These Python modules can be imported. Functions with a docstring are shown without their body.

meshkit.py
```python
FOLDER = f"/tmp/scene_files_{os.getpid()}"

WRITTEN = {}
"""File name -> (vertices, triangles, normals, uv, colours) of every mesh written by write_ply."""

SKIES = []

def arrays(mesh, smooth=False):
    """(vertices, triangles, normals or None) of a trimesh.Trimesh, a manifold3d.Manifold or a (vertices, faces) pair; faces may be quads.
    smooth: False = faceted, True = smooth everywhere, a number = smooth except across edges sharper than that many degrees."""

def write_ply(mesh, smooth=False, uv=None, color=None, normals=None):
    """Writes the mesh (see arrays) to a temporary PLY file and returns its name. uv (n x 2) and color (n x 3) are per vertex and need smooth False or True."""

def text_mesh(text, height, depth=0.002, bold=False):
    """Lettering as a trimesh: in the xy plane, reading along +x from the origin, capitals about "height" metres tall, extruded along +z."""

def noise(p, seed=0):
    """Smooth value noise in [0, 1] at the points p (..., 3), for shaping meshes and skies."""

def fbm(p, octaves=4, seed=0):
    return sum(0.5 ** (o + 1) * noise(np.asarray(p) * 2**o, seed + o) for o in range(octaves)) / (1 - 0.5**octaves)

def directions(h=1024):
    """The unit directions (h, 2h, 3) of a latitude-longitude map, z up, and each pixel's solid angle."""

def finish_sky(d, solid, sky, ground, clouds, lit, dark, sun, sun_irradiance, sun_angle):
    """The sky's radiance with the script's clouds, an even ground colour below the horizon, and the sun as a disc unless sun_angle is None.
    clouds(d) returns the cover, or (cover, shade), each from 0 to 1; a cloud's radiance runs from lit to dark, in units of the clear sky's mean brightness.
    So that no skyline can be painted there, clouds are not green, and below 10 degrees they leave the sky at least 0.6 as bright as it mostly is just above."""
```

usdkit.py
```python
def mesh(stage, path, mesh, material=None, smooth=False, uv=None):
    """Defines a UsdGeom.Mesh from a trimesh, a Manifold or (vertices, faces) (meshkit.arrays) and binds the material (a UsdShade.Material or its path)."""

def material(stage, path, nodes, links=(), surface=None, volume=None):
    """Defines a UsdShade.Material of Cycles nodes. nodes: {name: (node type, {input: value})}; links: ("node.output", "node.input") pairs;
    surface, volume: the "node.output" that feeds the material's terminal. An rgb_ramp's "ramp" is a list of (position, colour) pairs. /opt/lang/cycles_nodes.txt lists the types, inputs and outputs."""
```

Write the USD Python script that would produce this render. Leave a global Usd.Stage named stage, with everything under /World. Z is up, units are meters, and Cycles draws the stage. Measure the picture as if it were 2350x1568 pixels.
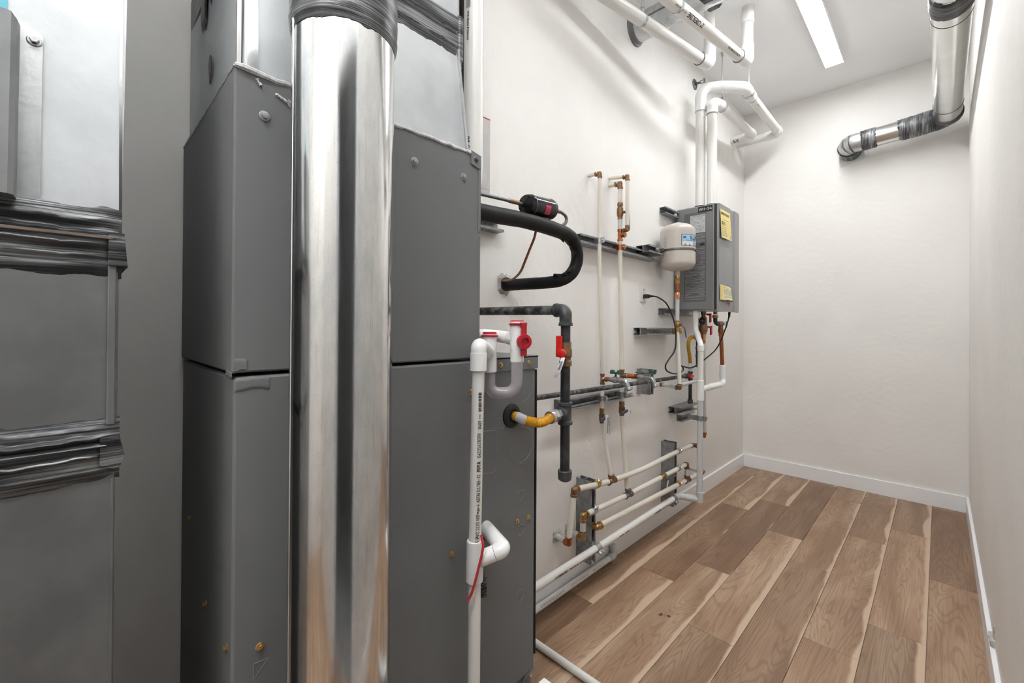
import math, random
import numpy as np, trimesh
from shapely.geometry import Polygon, box as sbox
from pxr import Usd, UsdGeom, UsdLux, Gf, Sdf
import usdkit, meshkit

stage = Usd.Stage.CreateInMemory()
UsdGeom.SetStageUpAxis(stage, 'Z'); UsdGeom.SetStageMetersPerUnit(stage, 1.0)
UsdGeom.Xform.Define(stage, '/World')
rng = np.random.default_rng(7)
V = lambda *a: np.array(a, float)

# ------------------------------------------------------------------ camera, light, exposure
YAW, PITCH, ROLL, FPX, CYPX = math.radians(44.7184), math.radians(.3), math.radians(.3505), 990.76, 744.63
CAM = V(0, 0, 1.2)
fw = V(-math.sin(YAW)*math.cos(PITCH), math.cos(YAW)*math.cos(PITCH), math.sin(PITCH))
rt = V(math.cos(YAW), math.sin(YAW), 0); up = np.cross(rt, fw)
rt, up = math.cos(ROLL)*rt+math.sin(ROLL)*up, -math.sin(ROLL)*rt+math.cos(ROLL)*up
cam = UsdGeom.Camera.Define(stage, '/World/camera')
cam.CreateHorizontalApertureAttr(36.0); cam.CreateVerticalApertureAttr(36.0*1568/2350)
cam.CreateFocalLengthAttr(36.0*FPX/2350)
cam.CreateVerticalApertureOffsetAttr(-36.0*(784-CYPX)/2350)
cam.CreateClippingRangeAttr(Gf.Vec2f(.02, 100))
cam.CreateExposureAttr(1.60)
M4 = Gf.Matrix4d(*rt, 0, *up, 0, *(-fw), 0, *CAM, 1)
cam.AddTransformOp().Set(M4)
LAMP = 21.0          # emission of the ceiling strip's lens
LAMP_FAR = 14.5
HALL = 2.0           # emission of the hall ceiling lamp behind the doorway
WX, RX, BY, FY, CZ = -1.2195, .137, 4.1085, -1.55, 3.049      # left wall, right wall, back wall, front wall, ceiling

# ------------------------------------------------------------------ materials
MATS = {}
def mat(name, nodes, links, surface='p.BSDF'):
    MATS[name] = usdkit.material(stage, '/World/Looks/'+name, nodes, links, surface=surface); return name
def paint(name, c1, c2=None, rough=.5, metal=0., scale=8., stretch=(1, 1, 1), detail=3., bump=0., bscale=60., rough2=None, lo=.35, hi=.65, spec=.5, bstretch=None, extra=None, dist=0.):
    """Principled surface whose colour wanders between c1 and c2 with noise, with fine relief."""
    nodes = {'p': ('principled_bsdf', dict(roughness=rough, metallic=metal, base_color=c1, specular_ior_level=spec, **(extra or {})))}
    links = []
    if c2 is not None or bump or rough2 is not None:
        nodes['g'] = ('geometry', {})
    if c2 is not None or rough2 is not None:
        nodes['m'] = ('mapping', dict(scale=stretch)); links.append(('g.position', 'm.vector'))
        nodes['n'] = ('noise_texture', dict(scale=scale, detail=detail, distortion=dist)); links.append(('m.vector', 'n.vector'))
    if c2 is not None:
        nodes['r'] = ('rgb_ramp', dict(ramp=[(0, c1), (lo, c1), (hi, c2), (1, c2)])); links += [('n.fac', 'r.fac'), ('r.color', 'p.base_color')]
    if rough2 is not None:
        nodes['rr'] = ('map_range', dict(from_min=lo, from_max=hi, to_min=rough, to_max=rough2)); links += [('n.fac', 'rr.value'), ('rr.result', 'p.roughness')]
    if bump:
        nodes['bm'] = ('mapping', dict(scale=bstretch or (1, 1, 1))); links.append(('g.position', 'bm.vector'))
        nodes['bn'] = ('noise_texture', dict(scale=bscale, detail=3.)); links.append(('bm.vector', 'bn.vector'))
        nodes['b'] = ('bump', dict(strength=1., distance=bump)); links += [('bn.fac', 'b.height'), ('b.normal', 'p.normal')]
    return mat(name, nodes, links)

paint('wall_paint', (.845, .825, .795), (.81, .79, .76), rough=.62, scale=2.2, bump=.0016, bscale=26)
paint('ceiling_paint', (.89, .89, .895), (.87, .87, .875), rough=.8, scale=3, bump=.0006, bscale=60)
paint('white_trim', (.88, .89, .90), rough=.35)
paint('hall_paint', (.28, .28, .28), rough=.7)
paint('galvanized', (.62, .635, .64), (.50, .515, .52), rough=.30, rough2=.42, metal=.85, scale=34, detail=4, bump=.0002, bscale=150)
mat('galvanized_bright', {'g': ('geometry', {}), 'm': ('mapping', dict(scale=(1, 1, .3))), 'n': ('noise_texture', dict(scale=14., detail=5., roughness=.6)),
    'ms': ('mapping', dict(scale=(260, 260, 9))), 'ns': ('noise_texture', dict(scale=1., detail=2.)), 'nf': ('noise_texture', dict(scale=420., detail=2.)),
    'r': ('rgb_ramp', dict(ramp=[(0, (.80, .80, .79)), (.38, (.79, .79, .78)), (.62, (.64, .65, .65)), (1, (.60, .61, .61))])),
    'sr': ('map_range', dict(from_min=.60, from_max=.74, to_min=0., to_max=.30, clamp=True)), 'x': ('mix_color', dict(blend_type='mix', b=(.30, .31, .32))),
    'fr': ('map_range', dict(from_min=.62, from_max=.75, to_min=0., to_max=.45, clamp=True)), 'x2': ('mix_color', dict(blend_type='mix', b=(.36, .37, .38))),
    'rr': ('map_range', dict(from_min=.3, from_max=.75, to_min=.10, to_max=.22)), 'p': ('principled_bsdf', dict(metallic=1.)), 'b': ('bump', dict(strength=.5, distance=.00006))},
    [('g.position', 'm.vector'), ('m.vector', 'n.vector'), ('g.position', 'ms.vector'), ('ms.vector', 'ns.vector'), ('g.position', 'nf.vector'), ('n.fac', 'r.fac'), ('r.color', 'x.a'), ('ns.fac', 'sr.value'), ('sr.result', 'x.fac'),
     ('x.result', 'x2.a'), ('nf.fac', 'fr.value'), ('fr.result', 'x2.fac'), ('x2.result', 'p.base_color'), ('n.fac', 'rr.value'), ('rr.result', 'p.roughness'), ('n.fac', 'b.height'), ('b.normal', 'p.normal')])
paint('galvanized_run', (.76, .765, .75), (.70, .705, .69), rough=.23, metal=1., scale=9, detail=3)
paint('galvanized_sheet', (.56, .58, .59), (.44, .455, .465), rough=.46, rough2=.6, metal=.45, scale=7, detail=5, bump=.0002, bscale=120)
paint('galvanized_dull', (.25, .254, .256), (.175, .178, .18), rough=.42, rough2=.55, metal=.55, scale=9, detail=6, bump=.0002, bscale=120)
def mastic(name, st):
    sc = np.array(st)
    mat(name, {'g': ('geometry', {}), 'm': ('mapping', dict(scale=tuple(sc))), 'n': ('noise_texture', dict(scale=1., detail=3., roughness=.55, distortion=.35)),
        'm2': ('mapping', dict(scale=tuple(sc*.10+4.))), 'n2': ('noise_texture', dict(scale=1., detail=3.)),
        'x': ('math', dict(math_type='multiply')), 'r': ('rgb_ramp', dict(ramp=[(0, (.016, .017, .018)), (.20, (.030, .031, .033)), (.285, (.11, .113, .117)), (.38, (.30, .305, .31)), (1, (.36, .365, .37))])),
        'p': ('principled_bsdf', dict(roughness=.36, metallic=.25)), 'b': ('bump', dict(strength=.8, distance=.0011))},
        [('g.position', 'm.vector'), ('m.vector', 'n.vector'), ('g.position', 'm2.vector'), ('m2.vector', 'n2.vector'), ('n.fac', 'x.value1'), ('n2.fac', 'x.value2'), ('x.value', 'r.fac'), ('r.color', 'p.base_color'), ('n.fac', 'b.height'), ('b.normal', 'p.normal')])
mastic('mastic', (7, 7, 420)); mastic('mastic_y', (10, 260, 10)); mastic('mastic_x', (260, 10, 10))
paint('mastic_black', (.012, .012, .013), (.03, .03, .032), rough=.4, scale=30, bump=.001, bscale=40)
paint('furnace_paint', (.195, .198, .200), (.175, .178, .180), rough=.5, scale=3, detail=4, bump=.00005, bscale=300, spec=.08)
paint('furnace_line', (.30, .31, .31), rough=.4, metal=.4)
paint('sealant', (.74, .74, .73), (.50, .50, .50), rough=.5, scale=60, bump=.002, bscale=120)
paint('gasket', (.012, .012, .013), rough=.6)
paint('pvc', (.78, .77, .74), (.74, .725, .69), rough=.32, scale=3)
paint('pvc_fitting', (.82, .82, .81), rough=.25)
paint('pvc_grey', (.56, .57, .58), rough=.35)
paint('pex', (.76, .73, .66), (.70, .665, .59), rough=.35, scale=5, extra=dict(subsurface_weight=.15, subsurface_scale=.004))
paint('pex_clear', (.72, .73, .72), rough=.28, extra=dict(transmission_weight=.25))
paint('trap_tube', (.66, .62, .65), rough=.18, extra=dict(transmission_weight=.62))
paint('black_iron', (.018, .018, .019), (.06, .06, .062), rough=.42, scale=30, detail=5, bump=.0003, bscale=150, lo=.5, hi=.75)
paint('black_iron_worn', (.02, .02, .02), (.24, .24, .24), rough=.45, scale=42, detail=6, lo=.48, hi=.72, bump=.0003, bscale=150)
paint('iron_fitting', (.03, .032, .035), (.065, .068, .07), rough=.5, scale=60, bump=.0006, bscale=220)
paint('foam_black', (.010, .010, .011), (.016, .016, .017), rough=.55, spec=.22, scale=20, bump=.0006, bscale=70)
paint('black_plastic', (.012, .012, .013), rough=.35)
paint('black_gloss', (.008, .008, .009), rough=.12)
paint('red_plastic', (.42, .008, .02), rough=.28)
paint('red_bright', (.62, .015, .012), rough=.3)
paint('red_clear', (.62, .05, .05), rough=.2, extra=dict(transmission_weight=.3))
paint('yellow_coat', (.72, .36, .012), (.62, .29, .01), rough=.38, scale=40)
paint('yellow_flex', (.42, .22, .012), (.34, .17, .01), rough=.4, scale=20)
paint('brass', (.48, .30, .12), (.30, .17, .07), rough=.32, metal=.9, scale=60)
paint('brass_dull', (.30, .17, .085), (.20, .11, .06), rough=.42, metal=.7, scale=70)
paint('zinc_gold', (.62, .42, .16), rough=.28, metal=.9)
paint('copper', (.55, .20, .08), (.30, .10, .04), rough=.30, metal=.9, scale=30, stretch=(1, 1, .4))
paint('copper_bright', (.80, .36, .20), rough=.2, metal=1.)
paint('steel', (.55, .56, .57), rough=.28, metal=.9)
paint('steel_dark', (.16, .165, .17), rough=.35, metal=.7)
paint('strut_zinc', (.34, .35, .36), (.22, .228, .236), rough=.42, metal=.6, scale=40, detail=5)
paint('spigot_metal', (.42, .43, .43), (.30, .31, .31), rough=.35, metal=.7, scale=60)
paint('green_handle', (.02, .075, .06), rough=.4)
paint('blue_handle', (.04, .06, .11), rough=.4)
paint('heater_grey', (.20, .203, .206), (.185, .188, .19), rough=.36, scale=4)
paint('heater_front', (.30, .302, .304), (.27, .272, .275), rough=.36, metal=.25, scale=4)
paint('heater_dark', (.03, .031, .032), rough=.45)
paint('panel_dark', (.115, .118, .12), rough=.45)
paint('tank_paint', (.56, .51, .455), (.53, .48, .425), rough=.33, scale=4)
paint('paper_white', (.72, .73, .73), rough=.6)
paint('paper_grey', (.52, .53, .53), rough=.5)
paint('paper_yellow', (.78, .65, .26), rough=.6)
paint('paper_cream', (.78, .70, .42), rough=.6)
paint('label_blue', (.35, .56, .75), rough=.4)
paint('label_deep', (.03, .18, .45), rough=.4)
paint('ink', (.015, .015, .018), rough=.5)
paint('ink_grey', (.22, .22, .23), rough=.5)
paint('ink_light', (.33, .335, .34), rough=.5)
paint('ink_white', (.8, .8, .8), rough=.5)
paint('pink_label', (.80, .04, .13), rough=.5)
paint('outlet_white', (.74, .73, .71), rough=.3)
paint('wire_brown', (.24, .085, .025), rough=.4)
paint('tape_blue', (.10, .42, .52), rough=.5)
paint('drywall_patch', (.62, .60, .57), (.35, .33, .31), rough=.8, scale=50, bump=.004, bscale=60)
paint('plastic_film', (.70, .64, .60), rough=.3, extra=dict(alpha=.75))
paint('crumb', (.07, .045, .03), rough=.7)
mat('lamp_lens', {'e': ('emission', dict(color=(.97, .985, 1.), strength=LAMP))}, [], surface='e.emission')
mat('lamp_lens_far', {'e': ('emission', dict(color=(.97, .985, 1.), strength=LAMP_FAR))}, [], surface='e.emission')
mat('hall_lens', {'e': ('emission', dict(color=(.93, .97, 1.), strength=HALL))}, [], surface='e.emission')

def wood(name, off, tone, sap_x, sap_w):
    tint = np.array([1., 1., 1.]) if tone > .8 else np.array([1.03, .97, .92])
    d, m_, l = [np.array(c)*tone*tint for c in ((.190, .108, .064), (.350, .222, .140), (.445, .305, .205))]
    nodes = {
        'g': ('geometry', {}),
        'mp': ('mapping', dict(location=off, scale=(1, 1, 1))),
        'ms': ('mapping', dict(scale=(8.5, .85, 1))),
        'n1': ('noise_texture', dict(scale=1., detail=2.2, roughness=.5, distortion=.7)),
        'k': ('math', dict(math_type='multiply', value2=150.)), 's': ('math', dict(math_type='sine')),
        'sr': ('map_range', dict(from_min=.25, from_max=1., to_min=0., to_max=.40)),
        'mf': ('mapping', dict(scale=(170, 4.5, 1))), 'n2': ('noise_texture', dict(scale=1., detail=4., roughness=.6)),
        'ml': ('mapping', dict(scale=(6, .9, 1))), 'n3': ('noise_texture', dict(scale=1., detail=3., distortion=1.)),
        'r': ('rgb_ramp', dict(ramp=[(0, d), (.34, (d+m_)/2), (.5, m_), (.66, l), (1, l)])),
        'mx': ('mix_color', dict(blend_type='mix', b=tuple(d*.95))),
        'fr': ('map_range', dict(from_min=.45, from_max=.72, to_min=0., to_max=.42, clamp=True)),
        'mx2': ('mix_color', dict(blend_type='mix', b=tuple(d*.8))),
        'x': ('separate_xyz', {}),
        'my': ('mapping', dict(scale=(1., 2.6, 1))), 'n4': ('noise_texture', dict(scale=1., detail=3., roughness=.45)),
        'w': ('math', dict(math_type='multiply_add', value2=.075, value3=-.0375-sap_x)),
        'ad': ('math', dict(math_type='add')),
        'mk': ('map_range', dict(from_min=-sap_w, from_max=-sap_w+.010, to_min=0., to_max=1.)),
        'mx3': ('mix_color', dict(blend_type='mix', b=(.58, .425, .305))),
        'p': ('principled_bsdf', dict(roughness=.42, specular_ior_level=.35)),
        'b': ('bump', dict(strength=.35, distance=.0004)),
    }
    links = [('g.position', 'mp.vector'), ('mp.vector', 'ms.vector'), ('ms.vector', 'n1.vector'), ('n1.fac', 'k.value1'), ('k.value', 's.value1'), ('s.value', 'sr.value'),
             ('mp.vector', 'mf.vector'), ('mf.vector', 'n2.vector'), ('mp.vector', 'ml.vector'), ('ml.vector', 'n3.vector'), ('n3.fac', 'r.fac'),
             ('r.color', 'mx.a'), ('sr.result', 'mx.fac'), ('mx.result', 'mx2.a'), ('n2.fac', 'fr.value'), ('fr.result', 'mx2.fac'),
             ('g.position', 'x.vector'), ('mp.vector', 'my.vector'), ('my.vector', 'n4.vector'), ('n4.fac', 'w.value1'), ('w.value', 'ad.value1'), ('x.x', 'ad.value2'), ('ad.value', 'mk.value'),
             ('mx2.result', 'mx3.a'), ('mk.result', 'mx3.fac'), ('mx3.result', 'p.base_color'), ('n2.fac', 'b.height'), ('b.normal', 'p.normal')]
    return mat(name, nodes, links)

# ------------------------------------------------------------------ prims
USED = {}
def numbered(parent, name):
    k = (parent, name); n = USED.get(k, 0); USED[k] = n+1
    return name if n == 0 else f'{name}_{n:03d}'
class Node:
    def __init__(s, path, base): s.path, s.base = path, base
def data(path, **kw):
    p = stage.GetPrimAtPath(path)
    for k, v in kw.items():
        if v: p.SetCustomDataByKey(k, v)
def thing(name, label, cat, base=(0, 0, 0), group=None):
    path = '/World/'+numbered('/World', name)
    x = UsdGeom.Xform.Define(stage, path); x.AddTranslateOp().Set(Gf.Vec3d(*map(float, base)))
    data(path, label=label, category=cat, group=group)
    return Node(path, np.array(base, float))
def cat_(ms):
    ms = [m for m in ms if m is not None]
    return ms[0] if len(ms) == 1 else trimesh.util.concatenate(ms)
def part(parent, name, mesh, m, smooth=35, label=None, kind=None):
    """One mesh, given in world coordinates, as a part of its thing (or a sub-part of a part)."""
    if isinstance(mesh, list): mesh = cat_(mesh)
    v, f, n = meshkit.arrays(mesh, smooth)
    path = parent.path+'/'+numbered(parent.path, name)
    usdkit.mesh(stage, path, trimesh.Trimesh(np.asarray(mesh.vertices)-parent.base, mesh.faces, process=False), MATS[m], smooth=smooth)
    data(path, label=label, kind=kind)
    return Node(path, parent.base)
WORLD = Node('/World', V(0, 0, 0))
def single(name, mesh, m, label, cat, group=None, smooth=35, kind=None):
    nd = part(WORLD, name, mesh, m, smooth); data(nd.path, label=label, category=cat, group=group, kind=kind); return nd
def struct(name, mesh, m, label=None, parent=WORLD, smooth=False):
    nd = part(parent, name, mesh, m, smooth)
    if parent is WORLD: data(nd.path, kind='structure', label=label)
    return nd

# ------------------------------------------------------------------ shapes
def unit(a): a = np.array(a, float); return a/np.linalg.norm(a)
def frame(d):
    d = unit(d); a = V(0, 0, 1) if abs(d[2]) < .9 else V(1, 0, 0)
    u = unit(np.cross(a, d)); return u, np.cross(d, u)
def hull(p): return trimesh.convex.convex_hull(np.array(p, float))
def box(x0, x1, y0, y1, z0, z1, b=0.):
    P = []
    for x, sx in ((x0, 1), (x1, -1)):
        for y, sy in ((y0, 1), (y1, -1)):
            for z, sz in ((z0, 1), (z1, -1)):
                if b:
                    P += [(x+sx*b, y+sy*b, z), (x+sx*b, y, z+sz*b), (x, y+sy*b, z+sz*b)]
                else: P.append((x, y, z))
    return hull(P)
def obox(c, ax, ay, az, hx, hy, hz, b=0.):
    m = box(-hx, hx, -hy, hy, -hz, hz, b); R = np.eye(4); R[:3, 0], R[:3, 1], R[:3, 2], R[:3, 3] = unit(ax), unit(ay), unit(az), c
    m.apply_transform(R); return m
def ext(poly, o, u, v, d):
    """Extrudes a 2-D polygon lying in the plane (o; u, v) by d along u x v."""
    if not isinstance(poly, Polygon): poly = Polygon(poly)
    m = trimesh.creation.extrude_polygon(poly, abs(d), engine='earcut')
    if d < 0: m.apply_translation((0, 0, d))
    R = np.eye(4); R[:3, 0], R[:3, 1], R[:3, 2], R[:3, 3] = u, v, np.cross(u, v), o
    m.apply_transform(R); return m
def fillet(P, rad, n=7):
    P = [np.array(p, float) for p in P]; out = [P[0]]
    rads = rad if isinstance(rad, (list, tuple)) else [rad]*(len(P)-2)
    for i in range(1, len(P)-1):
        a, b = unit(P[i-1]-P[i]), unit(P[i+1]-P[i]); ang = math.acos(np.clip(a@b, -1, 1))
        if ang > math.radians(178): out.append(P[i]); continue
        t = rads[i-1]/math.tan(ang/2); t = min(t, .49*np.linalg.norm(P[i-1]-P[i]), .49*np.linalg.norm(P[i+1]-P[i])); r = t*math.tan(ang/2)
        c = P[i]+unit(a+b)*r/math.sin(ang/2); s, e = P[i]+a*t-c, P[i]+b*t-c; th = math.acos(np.clip(unit(s)@unit(e), -1, 1))
        for k in range(n+1):
            f = k/n; out.append(c+(math.sin((1-f)*th)*s+math.sin(f*th)*e)/math.sin(th))
    out.append(P[-1]); return np.array(out)
def smooth_path(P, n=10):
    """Catmull-Rom curve through the points."""
    P = np.array(P, float); Q = np.vstack([2*P[0]-P[1], P, 2*P[-1]-P[-2]]); out = []
    for i in range(1, len(Q)-2):
        for t in np.linspace(0, 1, n, endpoint=False):
            a, b, c, d = Q[i-1:i+3]
            out.append(.5*((2*b)+(c-a)*t+(2*a-5*b+4*c-d)*t*t+(3*b-a-3*c+d)*t**3))
    out.append(P[-1]); return np.array(out)
def tube(P, r, n=16, bend=None, caps=True):
    if bend is not None: P = fillet(P, bend)
    P = np.array(P, float); k = len(P); r = np.broadcast_to(np.asarray(r, float), k)
    T = np.gradient(P, axis=0) if k > 2 else np.array([P[1]-P[0]]*2)
    if k > 2:
        d = np.diff(P, axis=0); d /= np.linalg.norm(d, axis=1)[:, None]; T = np.vstack([d[:1], d[:-1]+d[1:], d[-1:]])
    T = T/np.linalg.norm(T, axis=1)[:, None]
    u, _ = frame(T[0]); a = np.linspace(0, 2*np.pi, n, endpoint=False); vs = []
    for i in range(k):
        u = unit(u-T[i]*(u@T[i])); w = np.cross(T[i], u)
        vs.append(P[i]+r[i]*(np.cos(a)[:, None]*u+np.sin(a)[:, None]*w))
    vs = np.vstack(vs); f = []
    for i in range(k-1):
        for j in range(n):
            A, B = i*n+j, i*n+(j+1) % n; f += [(A, B, B+n), (A, B+n, A+n)]
    if caps:
        vs = np.vstack([vs, P[0], P[-1]])
        for j in range(n): f += [((j+1) % n, j, k*n), ((k-1)*n+j, (k-1)*n+(j+1) % n, k*n+1)]
    return trimesh.Trimesh(vs, f, process=False)
def lathe(a, d, prof, n=20):
    """Turned solid: prof = (distance along d from a, radius)."""
    d = unit(d); u, w = frame(d); ang = np.linspace(0, 2*np.pi, n, endpoint=False)
    ring = np.cos(ang)[:, None]*u+np.sin(ang)[:, None]*w
    vs = np.vstack([np.array(a)+d*t+ring*r for t, r in prof]); k = len(prof); f = []
    for i in range(k-1):
        for j in range(n):
            A, B = i*n+j, i*n+(j+1) % n; f += [(A, B, B+n), (A, B+n, A+n)]
    vs = np.vstack([vs, np.array(a)+d*prof[0][0], np.array(a)+d*prof[-1][0]])
    for j in range(n): f += [((j+1) % n, j, k*n), ((k-1)*n+j, (k-1)*n+(j+1) % n, k*n+1)]
    return trimesh.Trimesh(vs, f, process=False)
def cyl(a, b, r, n=16, c=.0):
    a, b = V(*a), V(*b); L = np.linalg.norm(b-a)
    return lathe(a, b-a, [(0, r-c), (c, r), (L-c, r), (L, r-c)] if c else [(0, r), (L, r)], n)
def fit(c, dirs, r, L, collar=1.18, n=16):
    """Pipe fitting: a socket with a rim along each direction from the centre."""
    c = V(*c); ms = [trimesh.creation.icosphere(2, r)]; ms[0].apply_translation(c)
    for d in dirs:
        ms.append(lathe(c, d, [(0, r*.98), (L*.62, r*.98), (L*.66, r*collar), (L*.97, r*collar), (L, r*collar*.95)], n))
    return cat_(ms)
def screw(parent, p, n, m='steel', r=.0055, label=None):
    ms = [lathe(p, n, [(-.001, r*1.35), (.0008, r*1.35), (.0016, r*1.15)], 14), lathe(V(*p)+unit(n)*.001, n, [(0, r*.85), (.0035, r*.85), (.004, r*.7)], 6),
          lathe(V(*p)+unit(n)*.0049, n, [(0, r*.5), (.0003, r*.45)], 10)]
    part(parent, 'screw', ms[:2], m, label=label)
def grid(fn, nu, nv):
    u, v = np.meshgrid(np.linspace(0, 1, nu), np.linspace(0, 1, nv), indexing='ij'); P = fn(u, v).reshape(-1, 3); f = []
    for i in range(nu-1):
        for j in range(nv-1):
            a = i*nv+j; f += [(a, a+nv, a+nv+1), (a, a+nv+1, a+1)]
    return trimesh.Trimesh(P, f, process=False)
def smear(o, U_, W_, N_, w, h, rag=.3, thick=.004, seed=1, nu=60, nv=14, ridges=()):
    """Ragged brushed layer of sealant on a flat face: o is its lower left corner, U_ along, W_ across, N_ outward."""
    o, U_, W_, N_ = V(*o), V(*U_), V(*W_), V(*N_)
    def fn(u, v):
        lo = rag*h*(meshkit.fbm(np.stack([u*w*40, u*0+seed, u*0], -1), 5)-.45); hi = rag*h*(meshkit.fbm(np.stack([u*w*40, u*0+seed+9.3, u*0+2], -1), 5)-.55)
        y = lo*(1-v)+(h+hi)*v
        e = np.minimum(1, np.minimum(v, 1-v)*7)*np.minimum(1, np.minimum(u, 1-u)*30+.0)
        t = thick*(.55+.6*meshkit.fbm(np.stack([u*w*10, v*h*260, u*0+seed], -1), 3))
        for c, a, s in ridges: t = t+a*np.exp(-((v-c)/s)**2)
        return o+U_*(u*w)[..., None]+W_*y[..., None]+N_*(t*e-.0004)[..., None]
    return grid(fn, nu, nv)
def collar(c, ax, r, t0, t1, rag=.01, thick=.003, seed=1, nu=88, nv=12, rag2=None):
    """Ragged brushed sealant sleeve round a pipe, from t0 to t1 along ax."""
    c, ax = V(*c), unit(ax); a_, b_ = frame(ax); rag2 = rag if rag2 is None else rag2
    def fn(u, v):
        an = u*2*np.pi; q = np.stack([np.cos(an)*6, np.sin(an)*6, an*0+seed], -1)
        lo = t0+rag*(meshkit.fbm(q, 4)-.5)*2; hi = t1+rag2*(meshkit.fbm(q+5.5, 4)-.5)*2
        t = lo*(1-v)+hi*v; e = np.minimum(1, np.minimum(v, 1-v)*8)
        rr = r-.0006+e*thick*(.45+meshkit.fbm(np.stack([np.cos(an)*1.5, np.sin(an)*1.5, v*(t1-t0)*90+seed], -1), 3))
        return c+ax*t[..., None]+rr[..., None]*(np.cos(an)[..., None]*a_+np.sin(an)[..., None]*b_)
    return grid(fn, nu, nv)
def text(s, h, o, u, v, depth=.0006, bold=False, lift=0., fine=None, align=0.):
    m = meshkit.text_mesh(s, h, depth, bold)
    w = m.bounds[1][0]; m.apply_translation((-align*w, 0, lift))
    R = np.eye(4); R[:3, 0], R[:3, 1], R[:3, 2], R[:3, 3] = u, v, np.cross(u, v), o; m.apply_transform(R); return m
def wrap_text(s, h, p, ax, out, r, bold=False, squeeze=1., L=None):
    """Lettering round a pipe: reading along ax from p, facing out."""
    m = meshkit.text_mesh(s, h, .0004, bold); v, f = trimesh.remesh.subdivide_to_size(m.vertices, m.faces, max(h*.35, .0015), max_iter=8)
    if L: squeeze = L/v[:, 0].max()
    ax, out = unit(ax), unit(out); side = np.cross(out, ax); a = (v[:, 1]-h/2)/r; rr = r+.0001+v[:, 2]
    return trimesh.Trimesh(V(*p)+v[:, :1]*squeeze*ax+rr[:, None]*(np.cos(a)[:, None]*out+np.sin(a)[:, None]*side), f, process=False)
def wrap_bars(bars, p, ax, out, r, lift=.0004):
    """Small printed bars (t0, t1, s0, s1) round a pipe."""
    ax, out = unit(ax), unit(out); side = np.cross(out, ax); ms = []
    for t0, t1, s0, s1 in bars:
        def fn(u, v, t0=t0, t1=t1, s0=s0, s1=s1):
            a = (s0+(s1-s0)*v)/r
            return V(*p)+((t0+(t1-t0)*u)[..., None])*ax+(r+lift)*(np.cos(a)[..., None]*out+np.sin(a)[..., None]*side)
        ms.append(grid(fn, 2, 5))
    return cat_(ms)
def bars(rects, o, u, v, d=.0004):
    n = np.cross(u, v); ms = []
    for x0, x1, y0, y1 in rects:
        c = V(*o)+V(*u)*(x0+x1)/2+V(*v)*(y0+y1)/2+n*d/2
        ms.append(obox(c, u, v, n, abs(x1-x0)/2, abs(y1-y0)/2, d/2))
    return cat_(ms)
def ring(c, n, R, r, a0=0., a1=2*np.pi, k=40):
    u, w = frame(n); a = np.linspace(a0, a1, k); return tube(V(*c)+R*(np.cos(a)[:, None]*u+np.sin(a)[:, None]*w), r, 6)
def annulus(c, n, ri, ro, t, k=28):
    u, w = frame(n); c = V(*c)-unit(n)*t/2; a = np.linspace(0, 2*np.pi, k, endpoint=False)
    P = Polygon([(ro*math.cos(x), ro*math.sin(x)) for x in a], [[(ri*math.cos(x), ri*math.sin(x)) for x in a]])
    return ext(P, c, u, np.cross(unit(n), u), t)
X, Y, Z = V(1, 0, 0), V(0, 1, 0), V(0, 0, 1)

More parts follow.
